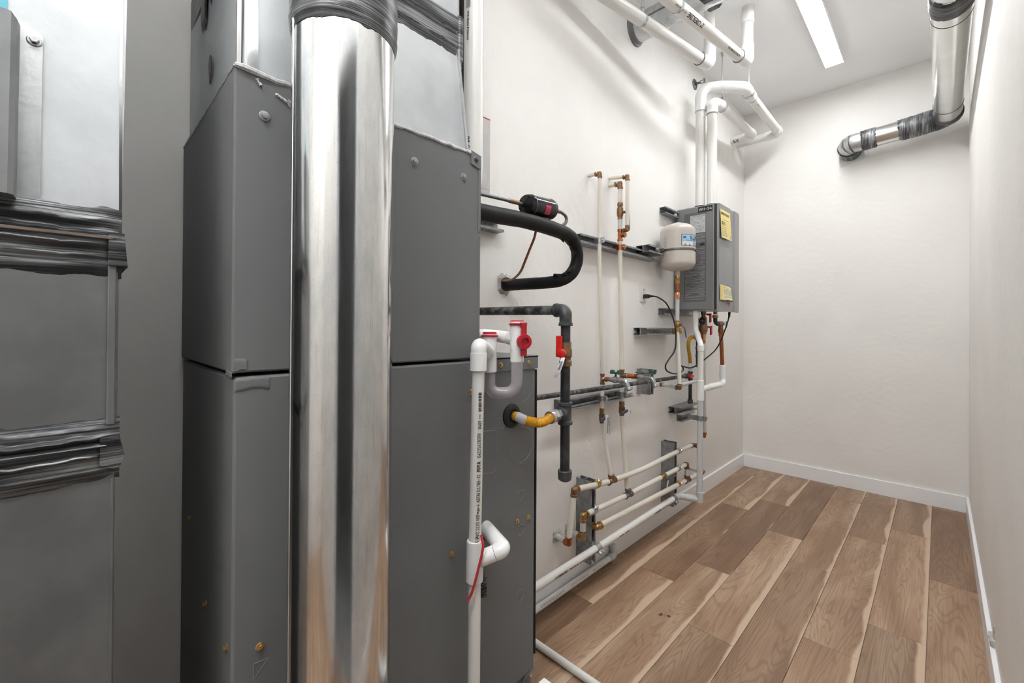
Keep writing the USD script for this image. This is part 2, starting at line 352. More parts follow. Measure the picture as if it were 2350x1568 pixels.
# ------------------------------------------------------------------ the setting
floor = struct('floor', box(WX-.1, RX+1.6, FY-.1, BY+.1, -.06, -.006), 'hall_paint', 'subfloor under the wood-look planks')
EDGE = [WX, -1.065, -.893, -.722, -.550, -.378, -.206, -.034, RX+.12]
JOINT = [[.42, 1.587, 2.755, 3.87], [-.25, .87, 2.0, 3.13], [-.03, 1.10, 2.243, 3.385], [-.60, .60, 1.754, 2.905, 4.06], [-.88, .28, 1.45, 2.617, 3.79], [-.33, .83, 2.0, 3.17], [-.05, 1.11, 2.278, 3.45], [-.60, .56, 1.72, 2.893, 4.045]]
TONE = {(0, 1): .70, (0, 2): .95, (1, 3): .74, (2, 3): .72, (3, 4): .68, (7, 4): .70, (3, 2): .84, (4, 3): .92, (6, 2): .82, (5, 2): 1.16, (0, 3): .95, (1, 2): 1.12, (2, 2): 1.06, (3, 3): 1.12, (4, 4): 1.06, (5, 3): 1.02, (6, 3): 1.10, (7, 3): 1.04}
pr = random.Random(5)
for i in range(8):
    ys = [FY]+[y for y in JOINT[i] if y > FY]+[BY]
    for j in range(len(ys)-1):
        g = .0007; tone = TONE.get((i, j), .94+.1*pr.random())
        side = 1 if (i*3+j) % 4 else 0
        sx = EDGE[i+1] if side else EDGE[i]+(.172 if i < 7 else .2)
        w = wood(f'oak_{i}_{j}', (pr.uniform(-9, 9), pr.uniform(-9, 9), 0), tone, sx, pr.uniform(.012, .030) if tone > .8 else -.004)
        part(floor, 'plank', box(EDGE[i]+g, EDGE[i+1]-g, ys[j]+g, ys[j+1]-g, -.006, .0, .0009), w, smooth=False)
struct('wall_left', box(WX-.12, WX, FY-.1, BY+.12, -.05, CZ+.05), 'wall_paint', 'long pale textured wall carrying the pipes')
struct('wall_back', box(WX, RX, BY, BY+.12, -.05, CZ+.05), 'wall_paint', 'pale textured end wall')
struct('wall_front', box(WX, RX+1.5, FY-.12, FY, -.05, CZ+.05), 'wall_paint', 'pale wall behind the camera')
DY0, DY1, DZ, WT = -.36, .30, 2.06, .12
struct('wall_right', cat_([box(RX, RX+WT, DY1, BY+.12, -.05, CZ+.05), box(RX, RX+WT, FY, DY0, -.05, CZ+.05), box(RX, RX+WT, DY0, DY1, DZ, CZ+.05)]), 'wall_paint', 'pale textured wall with the doorway')
struct('ceiling', box(WX-.12, RX+1.5, FY-.12, BY+.12, CZ, CZ+.1), 'ceiling_paint', 'flat white ceiling')
struct('wall_hall', cat_([box(RX+1.4, RX+1.5, FY, 1.6, -.05, CZ), box(RX+WT, RX+1.5, 1.5, 1.6, -.05, CZ)]), 'hall_paint', 'grey hall walls outside the doorway')
tr = struct('trim_1', cat_([box(RX-.012, RX+WT+.012, DY0-.06, DY0+.012, 0, DZ+.06, .003), box(RX-.012, RX+WT+.012, DY1-.012, DY1+.06, 0, DZ+.06, .003), box(RX-.012, RX+WT+.012, DY0+.012, DY1-.012, DZ-.012, DZ+.06, .003)]), 'white_trim', 'white casing of the doorway')
hb = .1048
def skirting(name, pts2, label):
    struct(name, pts2, 'white_trim', label)
prof = [(0, 0), (.0135, 0), (.0135, hb-.002), (.0115, hb), (0, hb)]
skirting('baseboard_left', ext(prof, (WX, BY, 0), X, Z, BY-.88), 'white baseboard along the pipe wall')
skirting('baseboard_back', box(WX+.0135, RX-.0135, BY-.0135, BY, 0, hb, .0015), 'white baseboard along the end wall')
nb = struct('baseboard_right', box(RX-.0135, RX, DY1+.06, BY, 0, hb, .0015), 'white_trim', 'white baseboard with a rough plaster lump on the right')
part(nb, 'plaster_patch', [smear((RX, 2.225, .100), Y, Z, -X, .075, .030, .5, .016, 4, 30, 14), smear((RX, 2.235, .12), Y, Z, -X, .03, .06, .5, .005, 6, 20, 10)], 'drywall_patch')

# ceiling strip lamp
lt = thing('strip_light', 'long white ceiling strip light with a bright lens', 'ceiling light', (-.515, 2.75, CZ))
lt2 = thing('strip_light', 'second white ceiling strip light overhead, nearer the right wall', 'ceiling light', (-.17, -.365, CZ))
for l_, lx, LY0, LY1 in ((lt, -.515, 1.84, 3.66), (lt2, -.17, -1.53, .80)):
    part(l_, 'housing', box(lx-.0525, lx+.0525, LY0, LY1, CZ-.034, CZ, .001), 'white_trim')
    part(l_, 'lens', box(lx-.0505, lx+.0505, LY0+.003, LY1-.003, CZ-.0352, CZ-.033, .0005), 'lamp_lens_far' if l_ is lt else 'lamp_lens', smooth=False)
    for y in (LY0-.004, LY1): part(l_, 'end_cap', box(lx-.053, lx+.053, y, y+.004, CZ-.036, CZ-.001, .001), 'white_trim')
hl = thing('hall_light', 'square hall ceiling light outside the doorway', 'ceiling light', (RX+.8, -.1, CZ))
part(hl, 'housing', box(RX+.55, RX+1.05, -.35, .15, CZ-.02, CZ, .003), 'white_trim')
part(hl, 'lens', box(RX+.57, RX+1.03, -.33, .13, CZ-.03, CZ-.02, .003), 'hall_lens', smooth=False)

# ------------------------------------------------------------------ furnace stack
FA, FY0, FY1, FB = -.765, .167, .864, -1.208
NX = (1, 0, 0)
fu = thing('gas_furnace', 'dark grey steel gas furnace cabinet beneath the coil case', 'furnace', (FA, .5, 0))
part(fu, 'cabinet', box(FB, FA, FY0+.003, FY1, .290, 1.120, .004), 'furnace_paint', smooth=20)
part(fu, 'base', box(FB+.004, FA-.006, FY0+.006, FY1-.004, 0, .288, .003), 'galvanized_dull', smooth=False)
part(fu, 'top_flange', [box(FA-.02, FA+.0035, .690, FY1+.006, 1.089, 1.124, .0015), box(FB, FA+.0035, .664, FY1+.006, 1.119, 1.1245, .001)], 'furnace_paint', smooth=20)
part(fu, 'edge_gasket', box(FA-.012, FA+.0015, FY1-.0005, FY1+.0045, .33, 1.086, .001), 'gasket')
part(fu, 'corner_tab', [ext([(-.03, 0), (.012, 0), (.012, .012), (-.02, .012)], (FA, .85, .280), Y, Z, .003)], 'galvanized_dull')
part(fu, 'corner_bend', smear((FA, FY0+.004, 1.098), Y, Z, X, .05, .020, .5, .0022, 15, 24, 8), 'furnace_paint')
def knock(y, z, R, a0=-2.6, a1=2.6): part(fu, 'knockout', ring((FA+.0002, y, z), X, R, .0007, a0, a1), 'furnace_line')
knock(.806, 1.054, .048, -1.5, 1.8); knock(.808, .895, .044, -3., 1.6); knock(.737, .962, .014, -1.8, 2.6)
for z in (.836, .766, .677, .51): knock(.808, z, .0135, -2.2, 2.7)
a = np.array([(.650, .955), (.725, .948), (.725, .846), (.650, .855)])
part(fu, 'knockout', tube(fillet([(FA, y, z) for y, z in a], .016), .0007, 6), 'furnace_line')
part(fu, 'embossed_mark', tube([(FA, .201, .667), (FA, .2225, .6665), (FA, .201, .643), (FA, .201, .667)], .0006, 6), 'furnace_line')
for y, z in ((.796, .703), (.837, .701), (.723, .699), (.587, .697), (.639, 1.049), (.209, .691), (.846, .286)): screw(fu, (FA, y, z), NX, 'zinc_gold', .0048)
for y, z in ((.731, 1.106), (.832, 1.106)): screw(fu, (FA+.0035, y, z), NX, 'zinc_gold', .0048)
for x in (-.946, -.795): screw(fu, (x, FY0+.003, .693), (0, -1, 0), 'zinc_gold', .0048)
screw(fu, (-1.10, FY0+.003, .80), (0, -1, 0), 'zinc_gold', .0048)

co = thing('coil_cabinet', 'grey steel evaporator coil case stacked on the furnace', 'coil cabinet', (FA, .41, 1.122))
CY1 = .663
part(co, 'case', box(FB, FA, FY0, CY1, 1.126, 1.597, .003), 'furnace_paint', smooth=20)
def bead(a, b, r, seed, n=40):
    t = np.linspace(0, 1, n)[:, None]; P = V(*a)*(1-t)+V(*b)*t; q = meshkit.fbm(np.hstack([t*22, t*0+seed, t*0]), 3)
    P = P+np.stack([meshkit.noise(np.hstack([t*30, t*0+seed+k, t*0]))-.5 for k in range(3)], -1)*r*.8
    return tube(P, r*(.5+q), 7)
part(co, 'sealant_bead', bead((FA, FY0, 1.597), (FA, CY1-.03, 1.599), .0042, 3), 'sealant')
part(co, 'sealant_bead', bead((FA, FY0, 1.597), (FB, FY0, 1.597), .0016, 8), 'sealant', label='thin bead along the shaded top edge')
part(co, 'sealant_drip', [bead((FA+.001, .225, 1.574), (FA+.001, .242, 1.568), .0022, 5, 10), bead((FA+.001, .197, 1.588), (FA+.001, .203, 1.580), .002, 6, 8), bead((FA+.001, .243, 1.570), (FA+.001, .252, 1.560), .003, 7, 8)], 'sealant')
part(co, 'corner_dent', [smear((FA, FY0+.001, 1.126), Y, Z, X, .02, .022, .6, .002, 3, 14, 8), smear((-.80, FY0, 1.116), X, Z, -Y, .035, .014, .8, .0014, 5, 14, 8)], 'furnace_paint')
part(co, 'side_flange', [box(FA-.015, FA+.002, CY1-.006, CY1+.002, 1.42, 1.565, .0008), box(FA-.015, FA+.0012, CY1-.005, CY1+.0015, 1.13, 1.41, .0008)], 'furnace_paint')
br = part(co, 'corner_bracket', ext([(.634, 1.573), (.664, 1.566), (.664, 1.598), (.634, 1.604)], (FA, 0, 0), Y, Z, .003), 'furnace_paint')
for y, z in ((.209, 1.533), (.486, 1.538), (.614, 1.538)): screw(co, (FA, y, z), NX, 'furnace_line', .0062)
screw(co, (FA+.003, .649, 1.587), NX, 'steel_dark', .0055)
part(co, 'drain_port', cyl((FA, .652, 1.128), (FA+.012, .652, 1.128), .006, 10), 'steel_dark')

# supply plenum above the coil
PT = 1.865
def prism4(b, t):       # b, t: four corners each, anticlockwise from above
    return hull([*b, *t])
pl = thing('supply_plenum', 'galvanized sheet metal plenum on top of the coil case', 'duct', (-.95, .41, 1.597))
b0 = [(FB, .178, 1.598), (-.785, .185, 1.598), (-.785, .645, 1.598), (FB, .645, 1.598)]
t0 = [(FB, .178, PT), (-.815, .190, PT), (-.815, .636, PT), (FB, .636, PT)]
part(pl, 'tapered_section', prism4(b0, t0), 'galvanized_sheet', smooth=False)
part(pl, 'upper_section', box(FB, -.815, .184, .634, PT+.06, CZ, .001), 'galvanized_sheet', smooth=False)
part(pl, 'joint_core', box(FB, -.811, .178, .640, PT-.005, PT+.07, .003), 'mastic')
def face_point(y, z): return -.785-.030*(z-1.598)/(PT-1.598)
def on_taper(y0, z0, y1, z1, w, lift=.002):
    P = [V(face_point(0, z0)+lift, y0, z0), V(face_point(0, z1)+lift, y1, z1)]; d = unit(P[1]-P[0]); n = unit(V(.267, 0, .030)); return obox((P[0]+P[1])/2, d, np.cross(n, d), n, np.linalg.norm(P[1]-P[0])/2, w, lift)
part(pl, 'corner_seam', [on_taper(.196, 1.60, .200, PT-.01, .008), obox((-.80, .180, 1.73), X, Y, Z, .003, .003, .13)], 'galvanized_bright', smooth=False)
part(pl, 'edge_seam', on_taper(.640, 1.60, .631, PT-.01, .003, .0025), 'galvanized', smooth=False)
part(pl, 'mastic_band', smear((-.8165, .186, PT-.045), Y, unit(V(-.02, 0, 1)), X, .455, .125, .20, .006, 11, 160, 30, ridges=((.35, .004, .04), (.62, .008, .03), (.82, .003, .03))), 'mastic')
part(pl, 'mastic_wrap', [obox((-.82, .640, PT+.02), X, Y, Z, .012, .008, .055, .004), obox((-.815, .637, PT-.035), X, Y, Z, .008, .005, .02, .003)], 'mastic')
for k, (x, z, w, h) in enumerate(((-1.085, 1.80, .045, .11), (-1.0, 1.825, .012, .09))): part(pl, 'mastic_smear', smear((x, .1785, z), X, Z, -Y, w, h, .5, .003, 20+k, 18, 16), 'mastic_black')
part(pl, 'mastic_smear', hull([(-.995+.010*math.cos(a)*(1+.3*math.sin(3*a)), .1765+.0015*(i % 2), 1.690+.028*math.sin(a)) for i, a in enumerate(np.linspace(0, 6.28, 24))]), 'mastic_black')

# round galvanized duct in front of the furnace
RC = V(-.674, .2985, 0); RR = .0762
rd = thing('round_duct', 'shiny round galvanized riser duct standing in front of the furnace', 'duct', RC)
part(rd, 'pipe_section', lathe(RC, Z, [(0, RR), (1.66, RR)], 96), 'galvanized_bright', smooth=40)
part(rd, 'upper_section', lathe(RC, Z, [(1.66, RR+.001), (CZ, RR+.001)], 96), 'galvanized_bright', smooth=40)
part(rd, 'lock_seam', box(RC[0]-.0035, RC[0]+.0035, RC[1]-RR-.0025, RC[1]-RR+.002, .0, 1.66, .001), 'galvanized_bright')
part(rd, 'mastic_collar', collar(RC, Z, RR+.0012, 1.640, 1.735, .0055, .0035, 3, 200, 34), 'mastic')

# trunk duct on the far left
TA, TB, TY0, TY1 = -.765, -1.21, -.80, .0405
td = thing('trunk_duct', 'rectangular galvanized trunk duct with grey mastic joints at the left edge', 'duct', (TA, -.38, 0))
part(td, 'lower_section', box(TB, TA, TY0, TY1-.003, 0, 1.02, .001), 'galvanized_dull', smooth=False)
part(td, 'middle_section', box(TB, TA, TY0, TY1-.0015, 1.04, 1.30, .001), 'galvanized_dull', smooth=False)
TT = 1.31; TSL = .10
def tx(z): return TA-TSL*(z-TT)
zt = 1.90
part(td, 'tapered_section', hull([(TB, TY0, TT), (TA, TY0, TT), (TA, TY1, TT), (TB, TY1, TT), (TB, TY0, zt), (tx(zt), TY0, zt), (tx(zt), TY1+.010, zt), (TB, TY1+.010, zt)]), 'galvanized_sheet', smooth=False)
part(td, 'top_section', box(TB, tx(zt), TY0, TY1+.010, zt, CZ, .001), 'galvanized_sheet', smooth=False)
tn = unit(V(1, 0, TSL)); tu = unit(V(-TSL, 0, 1))
def tpt(y, z, d=0.): return V(tx(z), y, z)+tn*d
part(td, 'edge_seam', hull([tpt(y, z, d) for y in (TY1-.002, TY1+.0012) for z in (TT+.01, 1.895) for d in (-.002, .0015)]), 'galvanized_bright')
part(td, 'drive_cleat', [box(TA-.002, TA+.004, TY1-.012, TY1-.004, 1.07, 1.29, .001), box(TA-.002, TA+.0012, TY1-.007, TY1-.004, .02, 1.0, .0005)], 'galvanized_dull')
part(td, 'mastic_band', [smear((TA, TY0, 1.262), Y, Z, X, TY1-TY0+.001, .088, .13, .004, 31, 260, 36, ridges=((.30, .003, .04), (.47, .007, .03), (.62, .010, .03), (.80, .003, .04)))], 'mastic')
part(td, 'mastic_band', [smear((TA, TY0, .995), Y, Z, X, TY1-TY0+.001, .085, .13, .004, 33, 260, 36, ridges=((.22, .003, .05), (.42, .008, .03), (.56, .003, .02), (.70, .010, .03), (.86, .003, .04)))], 'mastic')
part(td, 'joint_flange', ext([(0, 0), (.008, .001), (.011, .004), (.004, .006), (0, .006)], (TA, TY1, 1.3085), X, Z, TY1-TY0), 'galvanized')
part(td, 'joint_flange', ext([(0, 0), (.006, .001), (.011, .003), (.004, .006), (0, .006)], (TA, TY1-.012, 1.042), X, Z, TY1-TY0), 'galvanized')
part(td, 'corner_wrap', hull([(TA+dx, TY1+dy, z) for z, dx, dy in ((1.275, .004, .007), (1.30, .012, .004), (1.318, .010, .003), (1.268, -.02, .002), (1.275, .006, -.012), (1.318, .008, -.012), (1.32, -.02, .001))]), 'mastic')
part(td, 'corner_wrap', hull([(TA+dx, TY1+dy, z) for z, dx, dy in ((1.028, .004, .006), (1.052, .010, .000), (1.010, .004, .000), (1.03, -.02, .004), (1.02, .008, -.018), (1.055, .009, -.018), (1.06, -.02, .0))]), 'mastic')
# take-off box on the tapered face, with its fixing flange
part(td, 'takeoff_box', hull([tpt(y, z, d) for y, z, d in ((-.30, 1.345, -.01), (-.30, 1.60, -.01), (-.049, 1.345, -.01), (-.049, 1.560, -.01), (-.30, 1.345, .022), (-.30, 1.585, .022), (-.056, 1.345, .022), (-.056, 1.562, .022), (-.0515, 1.345, .019), (-.0515, 1.556, .019))]), 'galvanized_dull', smooth=False)
fl = part(td, 'takeoff_flange', hull([tpt(y, z, d) for y, z in ((-.052, 1.345), (-.0315, 1.345), (-.0315, 1.551), (-.033, 1.557), (-.052, 1.566)) for d in (-.001, .003)]), 'galvanized', smooth=False)
screw(fl, tpt(-.0385, 1.545, .003), tn, 'steel', .0052)
part(td, 'mastic_smear', [smear(tpt(-.075, 1.325, .001), Y, tu, tn, .10, .022, .5, .004, 41, 40, 12), smear(tpt(-.03, 1.334, .001), Y, tu, tn, .028, .010, .9, .003, 44, 20, 8)], 'mastic')
single('painters_tape', hull([tpt(y, z, d) for y in (-.12, -.0605) for z in (1.575, 1.60) for d in (.0006, .0012)]), 'tape_blue', 'scrap of teal tape stuck on the trunk duct', 'tape', smooth=False)

# ------------------------------------------------------------------ condensate drain in front of the furnace
def pipe(parent, P, r, m='pvc', bend=None, n=18, name='pipe_section'): return part(parent, name, tube(P, r, n, bend), m)
cp = thing('condensate_pipe', 'white printed PVC condensate pipe standing before the furnace', 'drain pipe', (-.705, .605, 0))
CX, CYY = -.7065, .6045; cr = .01335
cpipe = pipe(cp, [(CX-.002, CYY, .02), (CX, CYY, .668)], cr); cpipe2 = pipe(cp, [(CX, CYY, .74), (CX+.0035, CYY+.004, 1.118)], cr)
oc = unit(V(.80, -.60, 0)); oc2 = unit(V(.97, -.05, 0))
oc2 = unit(V(.955, -.30, 0))
def cpx(z): return V(CX+.0035*(z-.74)/.378, CYY+.004*(z-.74)/.378, z)
for s, z0, h, L in (("3'F", .7355, .0080, .0115), ('PVC', .750, .0080, .0155), ('1120', .768, .0080, .0175), ('NSF', .789, .0080, .0135), ('®', .8035, .0045, .004), ('pw-G', .8085, .0065, .0145), ('ASTM', .827, .0080, .0200), ('D1785-21', .850, .0080, .0365), ('PPFA', .8915, .0085, .0225), ('0422143B5BX', .9215, .0080, .0525), ('0409', .982, .0080, .0180)):
    part(cpipe2, 'printed_text', wrap_text(s, h, cpx(z0), Z, oc2, cr, s == 'PPFA', L=L), 'ink')
bc = []; t = 0; q = random.Random(3)
while t < .041:
    w = q.choice((.0006, .0012, .0018)); bc.append((t, t+w, -.0035, .0035)); t += w+q.choice((.0006, .0010, .0014))
part(cpipe2, 'barcode', wrap_bars(bc, cpx(1.019), Z, oc2, cr), 'ink')
part(cpipe2, 'printed_text', [wrap_text('0 38561 10430 5', .0026, cpx(1.019), Z, unit(V(.93, .36, 0)), cr, False, L=.038), wrap_text('P300E', .0030, cpx(1.004), Z, oc2, cr, False, L=.010)], 'ink_grey')
part(cpipe, 'printed_text', wrap_bars([(i*.0035, i*.0035+.0022, -.002+.0006*math.sin(i*2.3), .0022) for i in range(18)], (CX-.0015, CYY, .548), Z, unit(V(.86, .5, 0)), cr), 'ink_grey')
part(cpipe, 'printed_text', wrap_text('CRESLINE', .006, (CX-.0012, CYY, .590), Z, unit(V(.86, .5, 0)), cr, True, .8), 'ink')
part(cp, 'tee', [lathe((CX, CYY, .655), Z, [(0, .0165), (.002, .0185), (.043, .0185), (.044, .0178), (.086, .0178), (.088, .0165)], 28), lathe((CX, CYY, .697), V(.033, .035, .02), [(0, .0165), (.045, .0165), (.047, .0155)], 24)], 'pvc_fitting')
e0 = V(CX, CYY, .697)+V(.033, .035, .02)*.93
part(cp, 'elbow', tube([e0, e0+V(.012, .0125, .0075), V(-.765, .688, .722)], .0172, 22, .010), 'pvc_fitting')
part(cp, 'wall_grommet', annulus((FA+.003, .688, .715), X, .012, .019, .008), 'gasket')
et = V(CX+.0035, CYY+.004, 1.158)
part(cp, 'elbow', [lathe((et[0], et[1], 1.104), Z, [(0, .0165), (.002, .0182), (.038, .0182), (.040, .0172)], 28), tube([et-Z*.02, et+Z*.002, V(-.7385, .667, 1.140)], .0170, 24, .016)], 'pvc_fitting')

tp = thing('condensate_trap', 'white condensate trap with clear U tube and red caps', 'drain trap', (-.72, .695, 1.05))
A0, B0 = V(-.741, .675, 0), V(-.695, .719, 0)
part(tp, 'clear_tube', tube([A0+Z*1.105, A0+Z*1.09, A0+Z*1.046, B0+Z*1.046, B0+Z*1.13, B0+Z*1.135], .0135, 22, .028), 'trap_tube')
part(tp, 'trap_body', [lathe(A0+Z*1.094, Z, [(0, .0150), (.002, .0165), (.088, .0165), (.09, .0160)], 28), lathe(B0+Z*1.118, Z, [(0, .0145), (.002, .0158), (.030, .0158), (.033, .0168), (.092, .0168), (.094, .016)], 28),
                       lathe(B0+Z*1.172, V(-.046, .0, .002), [(0, .0155), (.028, .0155), (.030, .0150)], 24)], 'pvc_fitting')
part(tp, 'inlet_pipe', tube([B0+V(-.02, 0, 1.173), V(-.765, .712, 1.178), V(-.80, .64, 1.182)], .0145, 20, .03), 'pvc_fitting')
for C, z in ((A0, 1.176), (B0, 1.203)):
    part(tp, 'red_cap', lathe(C+Z*z, Z, [(0, .0195), (.003, .0205), (.0045, .0185), (.005, .0165), (.0105, .0160), (.0115, .013), (.009, .012)], 30), 'red_plastic', label='red push-on cap')
rn = unit(V(.86, -.35, 0)); ru = unit(np.cross(Z, rn)); rcn = B0+rn*.0245+ru*.006+Z*1.166
part(tp, 'float_switch', [lathe(rcn-rn*.006, rn, [(0, .016), (.010, .0175), (.013, .0165), (.0135, .0095), (.008, .009)], 30), obox(rcn+Z*.026-rn*.001, rn, ru, Z, .0035, .0065, .013, .001), obox(rcn-Z*.024-rn*.001, rn, ru, Z, .0035, .007, .009, .001), obox(rcn+Z*.040-rn*.008, rn, ru, Z, .010, .0075, .0035, .001)], 'red_plastic', label='round red float switch clipped to the cap')
bsh = thing('cleaning_brush', 'black bristle brush with red handle tied to the condensate pipe', 'brush', (-.70, .60, .62))
part(bsh, 'handle', tube(smooth_path([(-.690, .608, .758), (-.680, .604, .735), (-.684, .594, .69), (-.690, .585, .65), (-.697, .578, .628)], 8), .0028, 8), 'red_clear')
bq = random.Random(9); bs = []
for k in range(70):
    p = V(-.714+.002*bq.random(), .628, .605+.05*bq.random()); d = unit(V(bq.uniform(-.2, .5), bq.uniform(.4, 1), bq.uniform(-.5, .5))); bs.append(tube([p, p+d*.014], .0005, 3, caps=False))
bn = part(bsh, 'bristles', bs, 'black_plastic', smooth=False, kind='stuff'); part(bsh, 'wire_stem', tube([(-.716, .626, .600), (-.714, .627, .660)], .0012, 6), 'black_plastic')

# ------------------------------------------------------------------ furnace gas line
gl = thing('furnace_gas_pipe', 'black iron gas drop pipe with red valve beside the furnace', 'gas pipe', (-.735, .953, .80))
GX, GY = -.735, .953; gr = .01335
pipe(gl, [(WX-.02, GY, 1.252), (GX-.02, GY, 1.247)], gr, 'black_iron_worn')
pipe(gl, [(GX, GY, 1.235), (GX, GY, 1.150)], gr, 'black_iron'); pipe(gl, [(GX, GY, 1.10), (GX, GY, .99)], gr, 'black_iron'); pipe(gl, [(GX, GY, .945), (GX, GY, .80)], gr, 'black_iron')
part(gl, 'elbow', [tube([(GX-.030, GY, 1.247), (GX, GY, 1.247), (GX, GY, 1.212)], .0172, 22, .018), lathe((GX, GY, 1.203), Z, [(0, .0185), (.001, .0195), (.008, .0195), (.009, .0175)], 24), lathe((GX-.036, GY, 1.247), X, [(0, .0185), (.001, .0195), (.008, .0195), (.009, .0175)], 24)], 'iron_fitting')
part(gl, 'tee', [lathe((GX, GY, .931), Z, [(0, .0195), (.001, .0205), (.009, .0205), (.011, .0175), (.051, .0175), (.053, .0205), (.061, .0205), (.062, .0195)], 24), lathe((GX, GY, .963), V(0, -1, 0), [(0, .0165), (.016, .0165), (.018, .0195), (.026, .0195), (.027, .018)], 24)], 'iron_fitting')
part(gl, 'cap', lathe((GX, GY, .775), Z, [(0, .012), (.004, .0175), (.010, .0190), (.028, .0195), (.030, .018)], 24), 'iron_fitting')
gv = part(gl, 'valve_body', [lathe((GX, GY, 1.092), Z, [(0, .0175), (.014, .0175), (.016, .0150), (.022, .0150), (.026, .0185), (.044, .0185), (.048, .0165), (.066, .0165)], 8), cyl((GX, GY, 1.128), (GX+.006, GY-.030, 1.128), .008, 10)], 'brass_dull')
hn = unit(V(.25, -1, 0)); hu = unit(np.cross(Z, hn)); hc = V(GX+.008, GY-.026, 1.128)
part(gv, 'valve_handle', [lathe(hc-hn*.004, hn, [(0, .012), (.010, .012), (.012, .009)], 16), obox(hc+Z*.022-hu*.008, hn, hu, Z, .005, .0085, .026, .002), obox(hc-hu*.009, hn, hu, Z, .005, .008, .010, .002)], 'red_bright')
tg = part(gv, 'paper_tag', grid(lambda u, v: hc-Z*.010+hu*(.006+.012*(v-.5)-.020*u**2)[..., None]-Z*(.055*u)[..., None]+hn*(.006+.010*np.sin(u*2.5))[..., None], 14, 4), 'paper_white')
part(tg, 'printed_text', grid(lambda u, v: hc-Z*.020+hu*(.006+.006*(v-.5)-.020*(.2+.4*u)**2)[..., None]-Z*(.022*u)[..., None]+hn*(.0075+.010*np.sin((.2+.4*u)*2.5))[..., None], 8, 3), 'ink_grey')
fx = thing('gas_connector', 'yellow coated flexible gas connector entering the furnace side', 'gas hose', (-.73, .86, .96))
P = smooth_path([(FA-.01, .781, .975), (FA+.012, .781, .974), (-.735, .792, .966), (-.722, .82, .958), (-.723, .85, .956), (-.729, .882, .961)], 16)
L = np.concatenate([[0], np.cumsum(np.linalg.norm(np.diff(P, axis=0), axis=1))]); s = np.linspace(0, L[-1], 240); P2 = np.stack([np.interp(s, L, P[:, k]) for k in range(3)], 1)
part(fx, 'hose', tube(P2, .0112+.0011*np.sin(s/.0042*2*np.pi), 18), 'yellow_coat', smooth=60)
k0, k1 = 70, 128
part(fx, 'warning_sleeve', tube(P2[38:76], .0126, 18, caps=False), 'paper_grey')
d = unit(V(GX, GY-.026, .963)-P2[-1])
part(fx, 'nut', [lathe(P2[-1]-d*.004, d, [(0, .0165), (.003, .0175), (.010, .0175), (.013, .0140), (.016, .0140)], 20), lathe(P2[-1]+d*.011, d, [(0, .0165), (.016, .0165), (.018, .0135), (.022, .0135)], 6), lathe(P2[-1]+d*.032, d, [(0, .0160), (.012, .0160), (.014, .012)], 6)], 'steel', smooth=25)
part(fx, 'grommet', [lathe((FA, .772, .976), X, [(0, .030), (.004, .0295), (.009, .024), (.010, .018), (.004, .015)], 32)], 'gasket')

# gas main along the wall
gm = thing('gas_main_pipe', 'long worn black gas pipe running level along the left wall', 'gas pipe', (-1.115, 2.72, .73))
pipe(gm, [(-1.115, .95, .928), (-1.115, 2.70, .900)], .0107, 'black_iron_worn')
part(gm, 'tee', [fit((-1.115, 2.725, .899), (Z, -Z, -Y), .0135, .026)], 'iron_fitting')
pipe(gm, [(-1.115, 2.725, .890), (-1.115, 2.725, .745)], .0107, 'black_iron')
part(gm, 'cap', lathe((-1.115, 2.725, .722), Z, [(0, .011), (.003, .0150), (.024, .0160), (.026, .0145)], 20), 'iron_fitting')
gw = part(gm, 'valve_body', lathe((-1.115, 2.645, .9005), Y, [(0, .0125), (.01, .0125), (.012, .016), (.034, .016), (.036, .0125), (.046, .0125)], 12), 'iron_fitting')
part(gw, 'valve_handle', [cyl((-1.10, 2.668, .9), (-1.086, 2.668, .9), .006, 10), obox((-1.083, 2.668, .900), X, Y, Z, .004, .026, .008, .002), obox((-1.083, 2.66, .900), X, Y, Z, .006, .009, .013, .002)], 'red_bright')
wf = thing('heater_gas_hose', 'looped ochre gas hose rising to the water heater', 'gas hose', (-1.115, 2.725, .92))
part(wf, 'fitting', lathe((-1.115, 2.725, .924), Z, [(0, .011), (.012, .011), (.014, .0175), (.030, .0175), (.034, .0155), (.052, .0155)], 8), 'pvc_grey')
part(wf, 'hose', tube(smooth_path([(-1.115, 2.725, .972), (-1.115, 2.710, 1.03), (-1.115, 2.694, 1.08), (-1.112, 2.698, 1.125), (-1.105, 2.735, 1.142), (-1.10, 2.785, 1.130)], 8), .0108, 14), 'yellow_flex')
wg = thing('heater_gas_riser', 'black gas riser under the water heater behind the drain', 'gas pipe', (-1.10, 2.80, .93))
pipe(wg, [(-1.10, 2.80, .955), (-1.10, 2.80, 1.306)], .0100, 'black_iron')
for z in (.955, 1.02, 1.07, 1.13): part(wg, 'coupling', lathe((-1.10, 2.80, z-.006), Z, [(0, .0115), (.002, .0128), (.012, .0128), (.014, .0115)], 12), 'iron_fitting')

